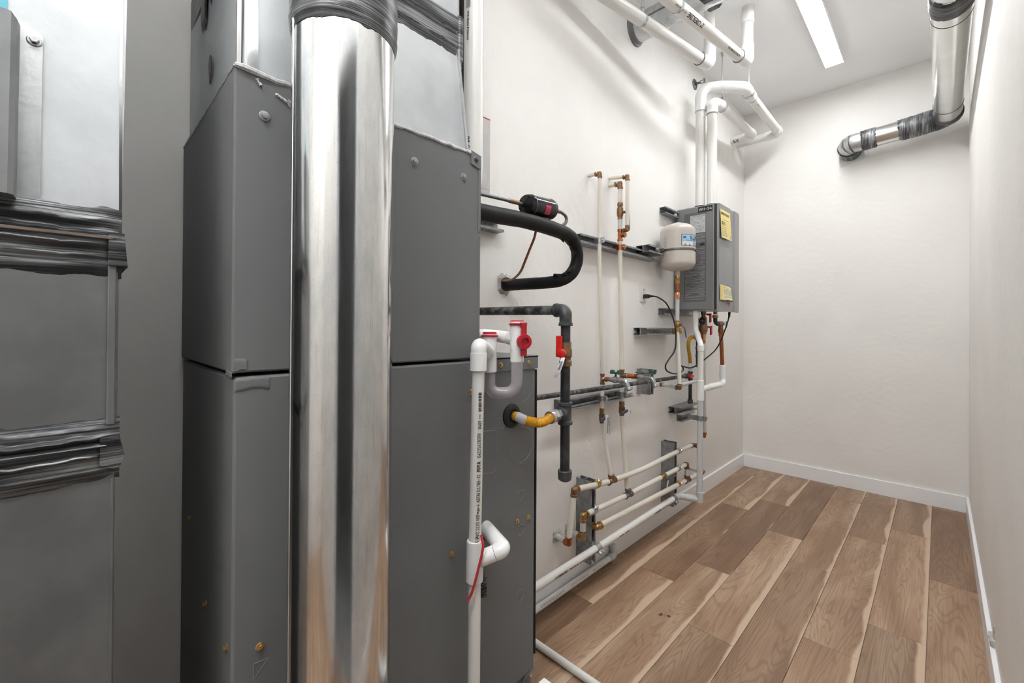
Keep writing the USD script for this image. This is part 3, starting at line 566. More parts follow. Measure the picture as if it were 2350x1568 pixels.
# ------------------------------------------------------------------ refrigerant lines
sl = thing('suction_line', 'thick black foam insulated refrigerant line bending into the wall', 'refrigerant line', (-1.2, 1.17, 1.365))
SP = smooth_path([(-.895, .60, 1.510), (-.905, .79, 1.517), (-.922, .99, 1.532), (-.934, 1.15, 1.532), (-.943, 1.245, 1.523), (-.953, 1.298, 1.487), (-.962, 1.312, 1.44), (-.975, 1.296, 1.398), (-1.004, 1.272, 1.374), (-1.06, 1.243, 1.366), (-1.13, 1.213, 1.364), (WX+.012, 1.175, 1.362)], 9)
rr = np.full(len(SP), .0225); rr[:40] = .0245
rr += .0012*(meshkit.noise(np.stack([np.arange(len(SP))*.35, np.zeros(len(SP)), np.zeros(len(SP))], -1))-.5)
ins = part(sl, 'insulation', tube(SP, rr, 22), 'foam_black', smooth=60)
tears = []
for k, inw, w in ((30, (0, .1, -1), .013), (44, (0, -.2, -1), .015), (61, (.2, -1, -.2), .016), (66, (.2, -1, .3), .015), (72, (0, -.7, .8), .014), (36, (0, 0, -1), .010)):
    p, t_ = SP[k], unit(SP[k+1]-SP[k-1]); n = unit(V(*inw)); n = unit(n-t_*(n@t_)); b_ = np.cross(t_, n)
    tears.append(hull([p+n*.018+t_*w*1.9, p+n*.018-t_*w*1.6, p+n*.016+b_*.012, p+n*.016-b_*.012, p+n*(.022+w*1.0)+t_*w*1.2]))
part(ins, 'torn_flap', tears, 'foam_black', smooth=False)
part(sl, 'stub_end', [lathe((WX+.004, 1.182, 1.366), V(1, .3, -.05), [(0, .026), (.012, .028), (.02, .025)], 14)], 'black_plastic')
part(sl, 'foam_plug', smear((WX, 1.150, 1.330), Y, Z, X, .07, .075, .45, .012, 51, 24, 24), 'drywall_patch')
ll = thing('liquid_line', 'thin dark copper line feeding the filter drier', 'refrigerant line', (-.94, .90, 1.58))
pipe(ll, [(-.915, .60, 1.585), (-.932, .80, 1.578), (-.936, .985, 1.588)], .0052, 'steel_dark'); 
pipe(ll, smooth_path([(-.945, 1.170, 1.603), (-.945, 1.195, 1.603), (-.944, 1.222, 1.592), (-.945, 1.222, 1.570), (-.947, 1.19, 1.553), (-.95, 1.15, 1.548)], 7), .0055, 'steel_dark')
part(ll, 'sweat_joint', [cyl((-.936, .93, 1.5852), (-.936, .972, 1.587), .0068, 12, .001), cyl((-.945, 1.172, 1.603), (-.945, 1.190, 1.603), .0068, 12, .001)], 'brass_dull')
fd = thing('filter_drier', 'black gloss filter drier canister with pink sticker', 'filter drier', (-.94, 1.075, 1.56))
fa, fb = V(-.9365, .985, 1.588), V(-.9455, 1.168, 1.602); fdv = unit(fb-fa)
bd = part(fd, 'canister', lathe(fa, fdv, [(0, .009), (.012, .010), (.016, .018), (.020, .030), (.028, .0335), (.034, .0345), (.036, .0333), (.040, .0341), (.138, .0341), (.142, .0333), (.146, .0345), (.152, .0335), (.160, .028), (.168, .012), (.183, .009)], 36), 'black_gloss')
part(bd, 'seam_ring', [lathe(fa, fdv, [(t, .0345), (t+.001, .0353), (t+.0025, .0353), (t+.0035, .0345)], 36) for t in (.038, .140)], 'steel_dark')
so = unit(V(.80, -.2, -.28)); so = unit(so-fdv*(so@fdv))
st = part(bd, 'sticker', wrap_bars([(0, .026, -.018, .012)], fa+fdv*.085, fdv, so, .0344), 'pink_label')
part(st, 'printed_text', wrap_bars([(.006+.004*(k % 4), .008+.004*(k % 4), -.012+.005*(k//4), -.009+.005*(k//4)) for k in range(16)]+[(.004, .016, -.016, -.0135)], fa+fdv*.085, fdv, so, .0344, .0007), 'ink')
single('control_cable', tube(smooth_path([(-.93, 1.047, 1.512), (-.945, 1.055, 1.49), (-.965, 1.055, 1.455), (-.99, 1.06, 1.42), (-1.03, 1.08, 1.39), (-1.09, 1.11, 1.374), (-1.15, 1.14, 1.373), (WX+.004, 1.165, 1.378)], 8), .0042, 10), 'wire_brown', 'brown thermostat cable drooping under the insulated line', 'cable')

# ------------------------------------------------------------------ PVC near the plenum
va = thing('vent_riser', 'large white PVC vent riser behind the coil case', 'vent pipe', (-1.021, .856, 1.45))
vp = pipe(va, [(WX-.01, .857, 1.615), (-1.021, .857, 1.615), (-1.021, .855, CZ)], .0302, 'pvc', bend=.05, n=32)
vo = unit(V(.56, -.82, 0)); vo = unit(V(.75, -1.0, 0)*.6+V(-.35, -.45, 0))
part(vp, 'printed_text', [wrap_text('2" CRESLINE', .015, (-1.021, .856, 1.775), -Z, unit(V(.25, -1, 0)), .0302, True, .9), wrap_text('USA Made & Owned', .0075, (-1.021, .856, 2.155), -Z, unit(V(.25, -1, 0)), .0302, False, .9)], 'ink')
part(vp, 'barcode', wrap_bars([(k*.0022, k*.0022+.0012, -.008, .008) for k in range(16)], (-1.021, .856, 2.165), Z, unit(V(.25, -1, 0)), .0302), 'ink_grey')
single('insulated_riser', tube([(WX-.01, .936, 1.64), (-1.18, .936, 1.64), (-1.18, .936, CZ)], .0105, 14, .02), 'foam_black', 'thin black insulated riser between plenum and vent riser', 'pipe')
dp = thing('document_pouch', 'clear plastic document pouch on the wall beside the vent riser', 'pouch', (WX+.003, 1.05, 1.5))
part(dp, 'sheet', box(WX+.0005, WX+.003, .95, 1.104, 1.70, 1.99), 'plastic_film', smooth=False)
part(dp, 'red_line', box(WX+.003, WX+.0035, .95, 1.103, 1.984, 1.987), 'red_plastic', smooth=False)
part(dp, 'paper', box(WX+.0032, WX+.004, .95, 1.090, 1.72, 1.93), 'paper_grey', smooth=False)

# ------------------------------------------------------------------ ceiling vents
VR = .0302
def hanger(parent_label, c, ax, r, ztop, rod=None):
    h = thing('pipe_hanger', parent_label, 'pipe hanger', (c[0], c[1], ztop))
    rx, ry = (rod or (c[0], c[1]))
    part(h, 'rod', cyl((rx, ry, c[2]+r+.03), (rx, ry, ztop), .0042, 10), 'steel'); part(h, 'anchor', [cyl((rx, ry, ztop-.02), (rx, ry, ztop), .010, 6), cyl((rx, ry, ztop-.03), (rx, ry, ztop-.02), .007, 10)], 'steel')
    part(h, 'clevis_ring', [annulus(c, ax, r+.0008, r+.0024, .013, 36), obox(V(*c)+Z*(r+.016), unit(np.cross(ax, Z)), unit(ax), Z, .007, .0065, .016, .002)], 'steel')
    part(h, 'nut', [cyl((rx, ry, c[2]+r+.032), (rx, ry, c[2]+r+.042), .009, 6)], 'steel')
p1 = thing('vent_pipe', 'white PVC vent pipe nearest the wall rising into the ceiling by the stub duct', 'vent pipe', (-1.0, 2.5, 2.73))
pp = pipe(p1, [(WX-.01, 1.25, 2.73), (-1.173, 1.25, 2.73), (-.968, 2.50, 2.73)], VR, bend=.03, n=28)
part(p1, 'elbow', tube([(-.970, 2.485, 2.73), (-.954, 2.585, 2.73), (-.954, 2.585, 2.83)], .0350, 28, .038), 'pvc_fitting'); pipe(p1, [(-.954, 2.585, 2.80), (-.954, 2.585, CZ)], VR, n=28)
part(p1, 'primer_ring', annulus((-.9705, 2.483, 2.73), V(.165, 1, 0), .0300, .0356, .004, 30), 'ink_grey')
p2 = thing('vent_pipe', 'white PVC vent pipe with black print rising nearest the ceiling lamp', 'vent pipe', (-.84, 2.5, 2.73))
pp2 = pipe(p2, [(WX-.01, 1.05, 2.73), (-1.018, 1.05, 2.73), (-.801, 2.63, 2.73)], VR, bend=.04, n=28)
part(p2, 'elbow', tube([(-.803, 2.615, 2.73), (-.789, 2.712, 2.73), (-.789, 2.712, 2.83)], .0350, 28, .038), 'pvc_fitting'); pipe(p2, [(-.789, 2.712, 2.80), (-.789, 2.712, CZ)], VR, n=28)
part(p2, 'coupling', lathe((-.789, 2.712, 2.955), Z, [(0, .034), (.002, .0352), (.06, .0352), (.062, .034)], 28), 'pvc_fitting')
part(p2, 'primer_ring', annulus((-.8033, 2.613, 2.73), V(.137, 1, 0), .0300, .0356, .004, 30), 'ink_grey')
d2 = unit(V(.1376, 1, 0)); po = unit(V(.66, -.1, -.75)); po = unit(po-d2*(po@d2))
def on2(y): return V(-.984+.1376*(y-1.30), y, 2.73)
part(pp2, 'printed_text', [wrap_text('2" CRESLINE', .020, on2(2.20), -d2, po, VR, True, .8), wrap_text('PVC SCH 40 DWV', .009, on2(2.05), -d2, po, VR, False, .9), wrap_text('ASTM D1785 NSF USA', .010, on2(2.58), -d2, po, VR, True, .85)], 'ink')
hanger('clevis hanger on the vent pipe nearest the wall', (-1.054, 1.975, 2.73), V(.165, 1, 0), VR, CZ)
hanger('clevis hanger on the printed vent pipe', (-.887, 2.005, 2.73), V(.137, 1, 0), VR, CZ)
v1 = thing('heater_vent', 'white PVC heater vent making the high outer loop into the wall', 'vent pipe', (-1.12, 2.885, 1.96))
pipe(v1, [(-1.12, 2.885, 1.99), (-1.12, 2.885, 2.64)], VR, n=28)
part(v1, 'elbow', tube([(-1.12, 2.885, 2.62), (-1.12, 2.885, 2.775), (-1.02, 2.965, 2.785)], .0345, 28, .085), 'pvc_fitting')
part(v1, 'elbow', tube([(-1.03, 2.957, 2.785), (-.900, 3.055, 2.770), (-.902, 3.20, 2.757)], .0345, 28, .055), 'pvc_fitting')
vr1 = pipe(v1, [(-.902, 3.10, 2.758), (-.905, 3.85, 2.75)], VR, n=28)
part(v1, 'elbow', tube([(-.905, 3.83, 2.75), (-.905, 3.912, 2.75), (-1.00, 3.912, 2.748)], .0345, 28, .038), 'pvc_fitting'); pipe(v1, [(-.97, 3.912, 2.748), (WX-.01, 3.912, 2.745)], VR, n=28)
part(v1, 'primer_ring', [annulus((-.902, 3.20, 2.757), Y, .0300, .0352, .004, 30), annulus((-1.12, 2.885, 2.622), Z, .0300, .0352, .003, 30)], 'ink_grey')
part(vr1, 'printed_text', wrap_bars([(.05+k*.011, .05+k*.011+.008, -.0025, .0025+.002*(k % 3 == 0)) for k in range(36)], (-.902, 3.22, 2.757), Y, unit(V(.55, 0, -.83)), VR), 'ink_grey')
v2 = thing('heater_vent', 'white PVC heater vent marked EX making the lower inner loop', 'vent pipe', (-1.05, 2.893, 1.96))
pipe(v2, [(-1.05, 2.893, 1.99), (-1.05, 2.893, 2.60)], VR, n=28)
part(v2, 'elbow', tube([(-1.05, 2.893, 2.585), (-1.05, 2.895, 2.665), (-1.028, 3.00, 2.672)], .0350, 28, .045), 'pvc_fitting')
part(v2, 'primer_ring', [annulus((-1.05, 2.893, 2.587), Z, .0300, .0356, .003, 30), annulus((-1.03, 2.992, 2.6716), V(.2, 1, .06), .0300, .0356, .004, 30)], 'ink_grey')
pipe(v2, [(-1.032, 2.98, 2.671), (-1.056, 3.72, 2.735)], VR, n=28)
part(v2, 'elbow', tube([(-1.0555, 3.70, 2.733), (-1.057, 3.785, 2.74), (-1.13, 3.785, 2.74)], .0345, 28, .036), 'pvc_fitting')
ve = pipe(v2, [(-1.11, 3.785, 2.74), (WX-.01, 3.785, 2.74)], .0320, n=28)
part(ve, 'hand_lettering', wrap_text('EX', .024, (WX+.022, 3.785, 2.74), X, unit(V(0, -.75, -.66)), .0322, True, 1.), 'ink')
hanger('clevis hanger on the inner heater vent loop', (-1.034, 3.030, 2.675), V(-.03, 1, .08), .0310, CZ)
hanger('clevis hanger on the outer heater vent loop', (-.902, 3.128, 2.758), Y, .0345, CZ)

# stub duct out of the wall with its collar box
sd = thing('stub_duct', 'short round galvanized duct leaving the wall above the vent pipes', 'duct', (WX, 2.197, 2.867))
part(sd, 'pipe_section', lathe((WX-.02, 2.197, 2.867), X, [(0, .070), (.46, .070)], 48), 'galvanized')
part(sd, 'wall_collar', lathe((WX-.002, 2.197, 2.867), X, [(0, .084), (.008, .084), (.012, .074), (.03, .072)], 40), 'galvanized_dull')
part(sd, 'draw_band', [lathe((WX+.16, 2.197, 2.867), X, [(0, .0712), (.02, .0712)], 40)], 'galvanized_sheet')
part(sd, 'seam_strip', box(WX+.03, WX+.42, 2.122, 2.129, 2.855, 2.862, .001), 'galvanized_dull')
part(sd, 'damper_box', box(-.84, -.77, 2.135, 2.26, 2.80, 2.935, .012), 'mastic_black', label='dark sealed joint at the duct end')
part(sd, 'elbow', tube([(-.78, 2.197, 2.867), (-.66, 2.197, 2.867), (-.66, 2.197, CZ)], .070, 40, .075), 'galvanized')
sk = thing('wall_sprinkler', 'small dark sidewall sprinkler on a round escutcheon', 'sprinkler', (WX, 3.034, 2.903))
part(sk, 'escutcheon', lathe((WX, 3.034, 2.903), X, [(0, .037), (.003, .037), (.008, .030), (.010, .020), (.004, .014)], 28), 'steel_dark')
part(sk, 'head', [cyl((WX, 3.034, 2.903), (WX+.04, 3.034, 2.903), .008, 12), obox((WX+.052, 3.034, 2.912), X, Y, Z, .014, .002, .0015), obox((WX+.052, 3.034, 2.894), X, Y, Z, .014, .002, .0015), obox((WX+.068, 3.034, 2.905), X, Y, Z, .0015, .012, .014)], 'steel_dark')

# ------------------------------------------------------------------ exhaust duct, upper right
ex = thing('exhaust_duct', 'round galvanized duct along the right wall turning into the end wall', 'duct', (.036, 3.0, 2.575))
ER, EZ = .066, 2.578
part(ex, 'long_run', lathe((.036, .95, EZ), Y, [(0, ER), (2.86, ER)], 56), 'galvanized_run')
part(ex, 'riser', tube([(.036, 1.05, EZ), (.036, .93, EZ), (.036, .93, CZ)], ER, 40, .08), 'galvanized_run')
part(ex, 'sleeve', lathe((.036, 2.46, EZ), Y, [(0, ER+.0012), (.20, ER+.0012), (.201, ER)], 56), 'galvanized_run'); part(ex, 'sleeve', lathe((.036, 3.72, EZ), Y, [(0, ER), (.001, ER+.0014), (.15, ER+.0014)], 56), 'galvanized_run')
part(ex, 'joint_ring', [annulus((.036, 2.66, EZ), Y, ER-.001, ER+.0022, .003, 48), annulus((.036, 3.722, EZ), Y, ER-.001, ER+.0022, .003, 48)], 'ink')
part(ex, 'mastic_collar', collar((.036, 0, EZ), Y, ER+.001, 2.46, 2.60, .012, .006, 5, 80, 18), 'mastic_y')
XP = [(.036, 3.82, EZ), (.036, 3.955, EZ), (-.10, 3.955, EZ-.012)]
part(ex, 'elbow', tube(XP, ER+.001, 40, .068), 'galvanized')
part(ex, 'mastic_collar', [collar((.036, 0, EZ), Y, ER+.002, 3.86, 3.93, .006, .006, 6, 80, 10), ], 'mastic_y')
es = unit(V(-1, 0, -.06)); E0 = V(-.0, 3.955, EZ-.008)
def esl(): 
    P = fillet(XP, .068, 10); q = meshkit.fbm(np.stack([np.arange(len(P))*.8, np.zeros(len(P)), np.zeros(len(P))], -1), 3)
    return tube(P[2:], ER+.003+.004*q[2:], 40, caps=False)
part(ex, 'mastic_coat', esl(), 'mastic_x')
part(ex, 'cross_run', cyl((-.06, 3.955, EZ-.010), (-.40, 3.955, EZ-.032), .0635, 48), 'galvanized_run')
part(ex, 'mastic_collar', collar(E0, es, .0645, .045, .20, .007, .007, 8, 80, 20), 'mastic_x')
part(ex, 'mastic_collar', collar(E0, es, .0640, .315, .40, .009, .006, 9, 80, 14), 'mastic_x')
EP = [(-.385, 3.955, EZ-.031), (-.475, 3.955, EZ-.038), (-.475, 4.09, EZ-.046)]
part(ex, 'elbow', tube(EP, .0645, 40, .062), 'galvanized')
q = fillet(EP, .062, 12)
part(ex, 'mastic_rib', [tube(q[i:i+2]*1., .0685, 36, caps=False) for i in (3, 6, 10)]+[tube([q[-2], q[-1]], .070, 36, caps=False)], 'mastic_x')
pq = random.Random(2); lumps = []
for k in range(26):
    t = pq.choice((.195, .200, .32, .395)); an = pq.uniform(0, 6.28); u, w = frame(es); lumps.append(trimesh.creation.icosphere(1, .0045)); lumps[-1].apply_translation(E0+es*t+(math.cos(an)*u+math.sin(an)*w)*.067)
part(ex, 'mastic_lump', lumps, 'mastic', kind='stuff')
ca, sa = math.cos(.22), math.sin(.22)
part(ex, 'wall_plate', obox((-.468, BY-.003, 2.528), V(ca, 0, sa), Y, V(-sa, 0, ca), .088, .002, .078), 'paper_white', smooth=False)

# ------------------------------------------------------------------ struts on the wall
C1 = .041
def channel(w=C1, h=C1, t=.0026, lip=.009):
    """Open channel in (a across, b outward), its mouth at b = h."""
    return Polygon([(-w/2, 0), (w/2, 0), (w/2, h), (w/2-lip, h), (w/2-lip, h-.006), (w/2-lip+t, h-.006), (w/2-lip+t, h-t), (w/2-t, h-t), (w/2-t, t), (-w/2+t, t), (-w/2+t, h-t), (-w/2+lip-t, h-t), (-w/2+lip-t, h-.006), (-w/2+lip, h-.006), (-w/2+lip, h), (-w/2, h)])
def strut(label, o, along, out, L, double=False, h=C1, group=None, holes=0):
    s = thing('strut_channel', label, 'strut channel', o, group)
    along, out = unit(along), unit(out); a = np.cross(out, along)      # a x out = along
    ms = []
    if double:
        part(s, 'channel', ext(channel(h=h).reverse() if False else Polygon([(x, h-y) for x, y in channel(h=h).exterior.coords]), o, a, out, L), 'strut_zinc', smooth=False)
        part(s, 'channel', ext(channel(h=h), V(*o)+out*h, a, out, L), 'strut_zinc', smooth=False)
    else: part(s, 'channel', ext(channel(h=h), o, a, out, L), 'strut_zinc', smooth=False)
    if holes:
        hs = [obox(V(*o)+along*(L*(k+.5)/holes)+out*.0030, along, a, out, .014, .007, .0004, 0) for k in range(holes)]
        part(s, 'slot_hole', hs, 'strut_zinc', label='punched slots in the channel back', kind='stuff')
    return s
def clampit(s, c, ax, r, out, m='steel', w=.026, tail=.03):
    """Two-ear strap round a pipe, fixed to its strut."""
    ax, out = unit(ax), unit(out); k = np.cross(ax, out); c = V(*c)
    cl = part(s, 'pipe_clamp', [annulus(c, ax, r+.0005, r+.0028, w, 26), obox(c-out*(r+tail/2), ax, k, out, w/2, .0016, tail/2), obox(c+out*(r+.009), ax, k, out, w/2, .0052, .0085, .002)], m)
    part(cl, 'bolt', [cyl(c+out*(r+.010)-k*.012, c+out*(r+.010)+k*.012, .0034, 8), cyl(c+out*(r+.010)+k*.008, c+out*(r+.010)+k*.013, .0062, 6)], 'steel')
PX = -1.155
s_up = strut('long horizontal strut under the upper valve on the left wall', (WX, 1.64, 1.614), Y, X, .725, holes=9)
part(s_up, 'lower_lip', box(WX, WX+.058, 1.64, 2.372, 1.586, 1.5905, .0005), 'strut_zinc', smooth=False)
clampit(s_up, (PX, 1.757, 1.614), Z, .0098, X, 'steel'); clampit(s_up, (PX, 1.9435, 1.606), Z, .0120, X, 'copper')
s_lo = strut('long horizontal strut below the hose spigots', (WX, 1.50, .857), Y, X, .62, holes=8)
part(s_lo, 'lower_lip', box(WX, WX+.054, 1.50, 2.115, .829, .8335, .0005), 'strut_zinc', smooth=False)
clampit(s_lo, (PX, 1.787, .857), Z, .0098, X, 'steel'); clampit(s_lo, (PX, 1.968, .857), Z, .0125, X, 'spigot_metal')
strut('short upright double strut behind the right hose spigot', (WX, 2.259, .826), Z, X, .140, True)
strut('stub of strut just behind the furnace stack under the black line', (WX, .90, 1.580), Y, X, .245)
s_m1 = strut('upright double strut at the left end of the low pipes', (WX, 1.690, .108), Z, X, .382, True)
s_m2 = strut('upright double strut at the right end of the low pipes', (WX, 2.565, .117), Z, X, .385, True)
s_t = strut('dark strut holding the expansion tank', (WX, 2.225, 1.640), Y, X, .178, True)
strut('strut stub at the upper left corner of the water heater', (WX, 2.51, 1.915), Y, X, .20, False, holes=3)
strut('strut stub under the bottom edge of the water heater', (WX, 2.50, 1.297), Y, X, .45, holes=5)
s_c = strut('short strut clamping the tank supply pipe under the outlet', (WX, 2.20, 1.178), Y, X, .40, True, holes=4)
s_d = strut('stacked pair of struts reaching out to the grey drain', (WX, 2.645, .680), Y, X, .28, True)

# ------------------------------------------------------------------ expansion tank
EX_, EY_ = -1.100, 2.498
tk = thing('expansion_tank', 'beige thermal expansion tank hung upside down before the water heater', 'expansion tank', (EX_, EY_, 1.53))
tr_ = .0985
arc = [(.0475-.0475*math.cos(t), .012+(tr_-.012)*math.sin(t)**.75) for t in np.linspace(0, math.pi/2, 14)]
top = [(.276-(.0520-.0520*math.cos(t)), .010+(tr_-.010)*math.sin(t)**.75) for t in np.linspace(math.pi/2, 0, 14)]
shell = part(tk, 'shell', lathe((EX_, EY_, 1.535), Z, arc+[(.105, tr_), (.108, tr_-.003), (.115, tr_-.003), (.118, tr_), (.128, tr_)]+top, 64), 'tank_paint', smooth=50)
part(tk, 'rim', lathe((EX_, EY_, 1.655), Z, [(0, tr_), (.001, tr_+.0035), (.006, tr_+.0035), (.007, tr_)], 56), 'tank_paint')
part(tk, 'air_cap', lathe((EX_, EY_, 1.808), Z, [(0, .026), (.004, .027), (.010, .020), (.013, .010)], 28), 'label_blue', label='blue air valve cap')
part(tk, 'neck', lathe((EX_, EY_, 1.508), Z, [(0, .0135), (.018, .0145), (.030, .0145)], 20), 'tank_paint')
to = unit(V(.62, -.78, 0)); tu_ = np.cross(Z, to)
def tank_patch(s0, s1, z0, z1, lift): return wrap_bars([(z0, z1, s0, s1)], (EX_, EY_, 1.535), Z, to, tr_, lift)
# wrap_bars measures s along out x axis: positive s turns away from the viewer's right
def tank_bars(b, lift):
    out = []
    for t0, t1, s0, s1 in b:
        n = max(2, int(abs(s1-s0)/.012)+1)
        for k in range(n): out.append((t0, t1, s0+(s1-s0)*k/n, s0+(s1-s0)*(k+1)/n))
    return wrap_bars(out, (EX_, EY_, 1.535), Z, to, tr_, lift)
lbl = part(shell, 'label', tank_bars([(.132, .198, -.125, .005)], .0004), 'ink'); part(lbl, 'label_field', tank_bars([(.1345, .1955, -.122, .002)], .0008), 'paper_white'); part(lbl, 'label_field', tank_bars([(.157, .1955, -.122, .002)], .0011), 'label_blue')
def tank_text(s, h, t, s0, bold, sq=1.):
    # the tank hangs upside down, so its lettering is turned half a circle: +x of the text runs to the viewer's left
    m = meshkit.text_mesh(s, h, .0004, bold); v, f = trimesh.remesh.subdivide_to_size(m.vertices, m.faces, .004, max_iter=8); w = v[:, 0].max()
    a = (s0+(w-v[:, 0])*sq)/tr_; side = np.cross(Z, to)
    return trimesh.Trimesh(V(EX_, EY_, 1.535)+(t-v[:, 1])[:, None]*Z+(tr_+.0013+v[:, 2])[:, None]*(np.cos(a)[:, None]*to+np.sin(a)[:, None]*side), f, process=False)
part(lbl, 'lettering', tank_text('WATTS', .020, .190, .046, True, .9), 'ink'); part(lbl, 'lettering', [tank_text('MODEL DET-5-M1', .0055, .166, .022, False), tank_text('95', .008, .143, .010, True), tank_text('70', .008, .143, .038, True)], 'ink'); part(lbl, 'lettering', [tank_text('POTABLE', .006, .153, .068, True), tank_text('WATER ONLY', .006, .143, .066, True)], 'label_deep')
part(lbl, 'logo_mark', tank_bars([(.173, .186, -.022, -.004)], .0014), 'label_deep')
so0 = .084
l2 = part(shell, 'label', tank_bars([(.125, .195, so0, so0+.034)], .0004), 'paper_grey'); part(l2, 'printed_text', tank_bars([(.130+k*.006, .132+k*.006, so0+.005, so0+.028-.008*(k % 3 == 1)) for k in range(11)], .0008), 'ink_grey')
part(s_t, 'tank_strap', [annulus((EX_, EY_, 1.652), Z, tr_+.0006, tr_+.003, .012, 48), obox((-1.145, EY_-.115, 1.650), unit(V(.35, 1, 0)), unit(V(1, -.35, 0)), Z, .05, .002, .006)], 'steel_dark')
part(s_t, 'bolt', [cyl((-1.137, 2.30, 1.64), (-1.120, 2.30, 1.64), .008, 6)], 'steel')
ts = thing('tank_supply_pipe', 'white riser with brass valve and copper coupling below the expansion tank', 'water pipe', (EX_, EY_, .85))
part(ts, 'threaded_adapter', lathe((EX_, EY_, 1.462), Z, [(0, .0125), (.004, .0150), (.012, .0150), (.014, .013), (.022, .013), (.024, .0155), (.044, .0155), (.047, .0135)], 14), 'brass')
pipe(ts, [(EX_, EY_, 1.395), (EX_, EY_, 1.466)], .0112, 'copper')
part(ts, 'coupling', lathe((EX_, EY_, 1.368), Z, [(0, .0128), (.012, .0135), (.018, .0150), (.026, .0150), (.034, .0150), (.040, .0125)], 20), 'copper_bright')
pipe(ts, [(EX_, EY_, 1.238), (EX_, EY_, 1.372)], .0115, 'pex_clear')
vb = part(ts, 'valve_body', [lathe((EX_, EY_, 1.196), Z, [(0, .0125), (.006, .0125), (.008, .0145), (.014, .0160), (.026, .0160), (.032, .0145), (.034, .0125), (.046, .0125)], 16), cyl((EX_, EY_, 1.217), (EX_+.03, EY_-.004, 1.217), .007, 12)], 'brass')
part(vb, 'lever', tube(fillet([(EX_+.026, EY_-.004, 1.220), (EX_+.045, EY_, 1.195), (EX_+.052, EY_+.004, 1.14)], .01), .0036, 8), 'steel_dark')
clampit(s_c, (EX_, EY_, 1.180), Z, .0118, X, 'zinc_gold', .032, .02)
pipe(ts, [(EX_, EY_, 1.200), (-1.072, 2.470, .862)], .0118, 'pex')
part(ts, 'elbow', fit((-1.072, 2.470, .850), (Z, -X), .0118, .024), 'brass_dull'); pipe(ts, [(-1.085, 2.475, .850), (WX+.02, 2.530, .850)], .0112, 'pex_clear')
part(ts, 'wall_elbow', fit((WX+.012, 2.531, .850), (X, -X), .012, .014), 'brass_dull')
pipe(ts, [(-1.070, 2.475, .866), (-1.06, 2.76, .876)], .0112, 'pex_clear')

# ------------------------------------------------------------------ wall outlet and cord
ol = thing('wall_outlet', 'white wall outlet left of the tank supply pipe', 'outlet', (WX, 2.305, 1.398))
part(ol, 'cover_plate', box(WX, WX+.006, 2.268, 2.341, 1.346, 1.450, .002), 'outlet_white'); part(ol, 'receptacle', box(WX, WX+.0078, 2.288, 2.321, 1.365, 1.432, .0015), 'outlet_white')
part(ol, 'slot', [box(WX+.0074, WX+.0082, 2.296, 2.299, 1.412, 1.422), box(WX+.0074, WX+.0082, 2.310, 2.313, 1.412, 1.422), box(WX+.0074, WX+.0082, 2.299, 2.310, 1.399, 1.401)], 'ink')
pc = thing('power_cord', 'black power cord looping from the outlet to the water heater', 'power cord', (WX+.02, 2.305, 1.38))
part(pc, 'plug', [obox((WX+.022, 2.306, 1.379), X, Y, Z, .014, .014, .012, .003), lathe((WX+.034, 2.306, 1.379), V(1, .05, -.03), [(0, .009), (.014, .0075), (.016, .0065), (.03, .005)], 12)], 'black_plastic')
part(pc, 'cord', tube(smooth_path([(WX+.06, 2.308, 1.378), (-1.135, 2.318, 1.372), (-1.10, 2.345, 1.34), (-1.085, 2.375, 1.29), (-1.065, 2.385, 1.22), (-1.062, 2.395, 1.14), (-1.065, 2.385, 1.07), (-1.085, 2.355, 1.02), (-1.095, 2.335, .985), (-1.09, 2.345, .955), (-1.085, 2.42, .935), (-1.098, 2.520, .931), (-1.099, 2.580, .943), (-1.098, 2.570, .963), (-1.097, 2.550, .971), (-1.092, 2.60, .961), (-1.065, 2.62, .958), (-1.05, 2.69, .978), (-1.04, 2.80, 1.013), (-1.03, 2.92, 1.06), (-1.025, 3.0, 1.12), (-1.02, 3.06, 1.19), (-1.015, 3.10, 1.25), (-1.012, 3.12, 1.315)], 6), .0042, 10), 'black_plastic', label='thin black cable')
part(pc, 'strain_relief', lathe((-1.013, 3.115, 1.27), V(0, .1, 1), [(0, .0055), (.03, .0085), (.036, .0085)], 12), 'black_plastic')

# ------------------------------------------------------------------ tankless water heater
HX0, HX1, HY0, HY1, HZ0, HZ1 = -1.198, -.969, 2.70, 3.10, 1.306, 1.952
wh = thing('water_heater', 'grey tankless water heater on the wall, labelled WH-S4', 'water heater', (-1.08, 2.945, HZ0))
body = part(wh, 'body', box(HX0, HX1+.004, HY0, HY1, HZ0+.004, HZ1, .006), 'heater_grey')
part(wh, 'groove', box(HX1-.004, HX1+.021, HY0+.004, HY1-.004, HZ0+.006, HZ1-.004, .001), 'heater_dark')
fp = [(HX1+.020, HY0+.001), (-.939, HY0+.008), (-.937, HY0+.02), (-.937, 2.895), (-.942, 2.910), (-.942, 2.955), (-.935, 2.975), (-.935, 3.045), (-.950, HY1-.002), (HX1+.012, HY1-.001)]
cover = part(wh, 'front_cover', ext([(x, y) for x, y in fp], (0, 0, HZ0-.004), X, Y, HZ1-HZ0+.001), 'heater_front', smooth=18)
part(wh, 'corner_trim', box(HX1-.004, HX1+.003, HY0-.0015, HY0+.008, HZ0, HZ1-.002, .002), 'heater_front')
S = HY0
def side(x0, x1, z0, z1, d0, d1): return box(x0, x1, S-d1, S-d0, z0, z1)
part(body, 'warning_panel', side(-1.146, -1.012, 1.362, 1.915, -.002, .0008), 'panel_dark', smooth=False)
wl = []; q = random.Random(12); z = 1.775
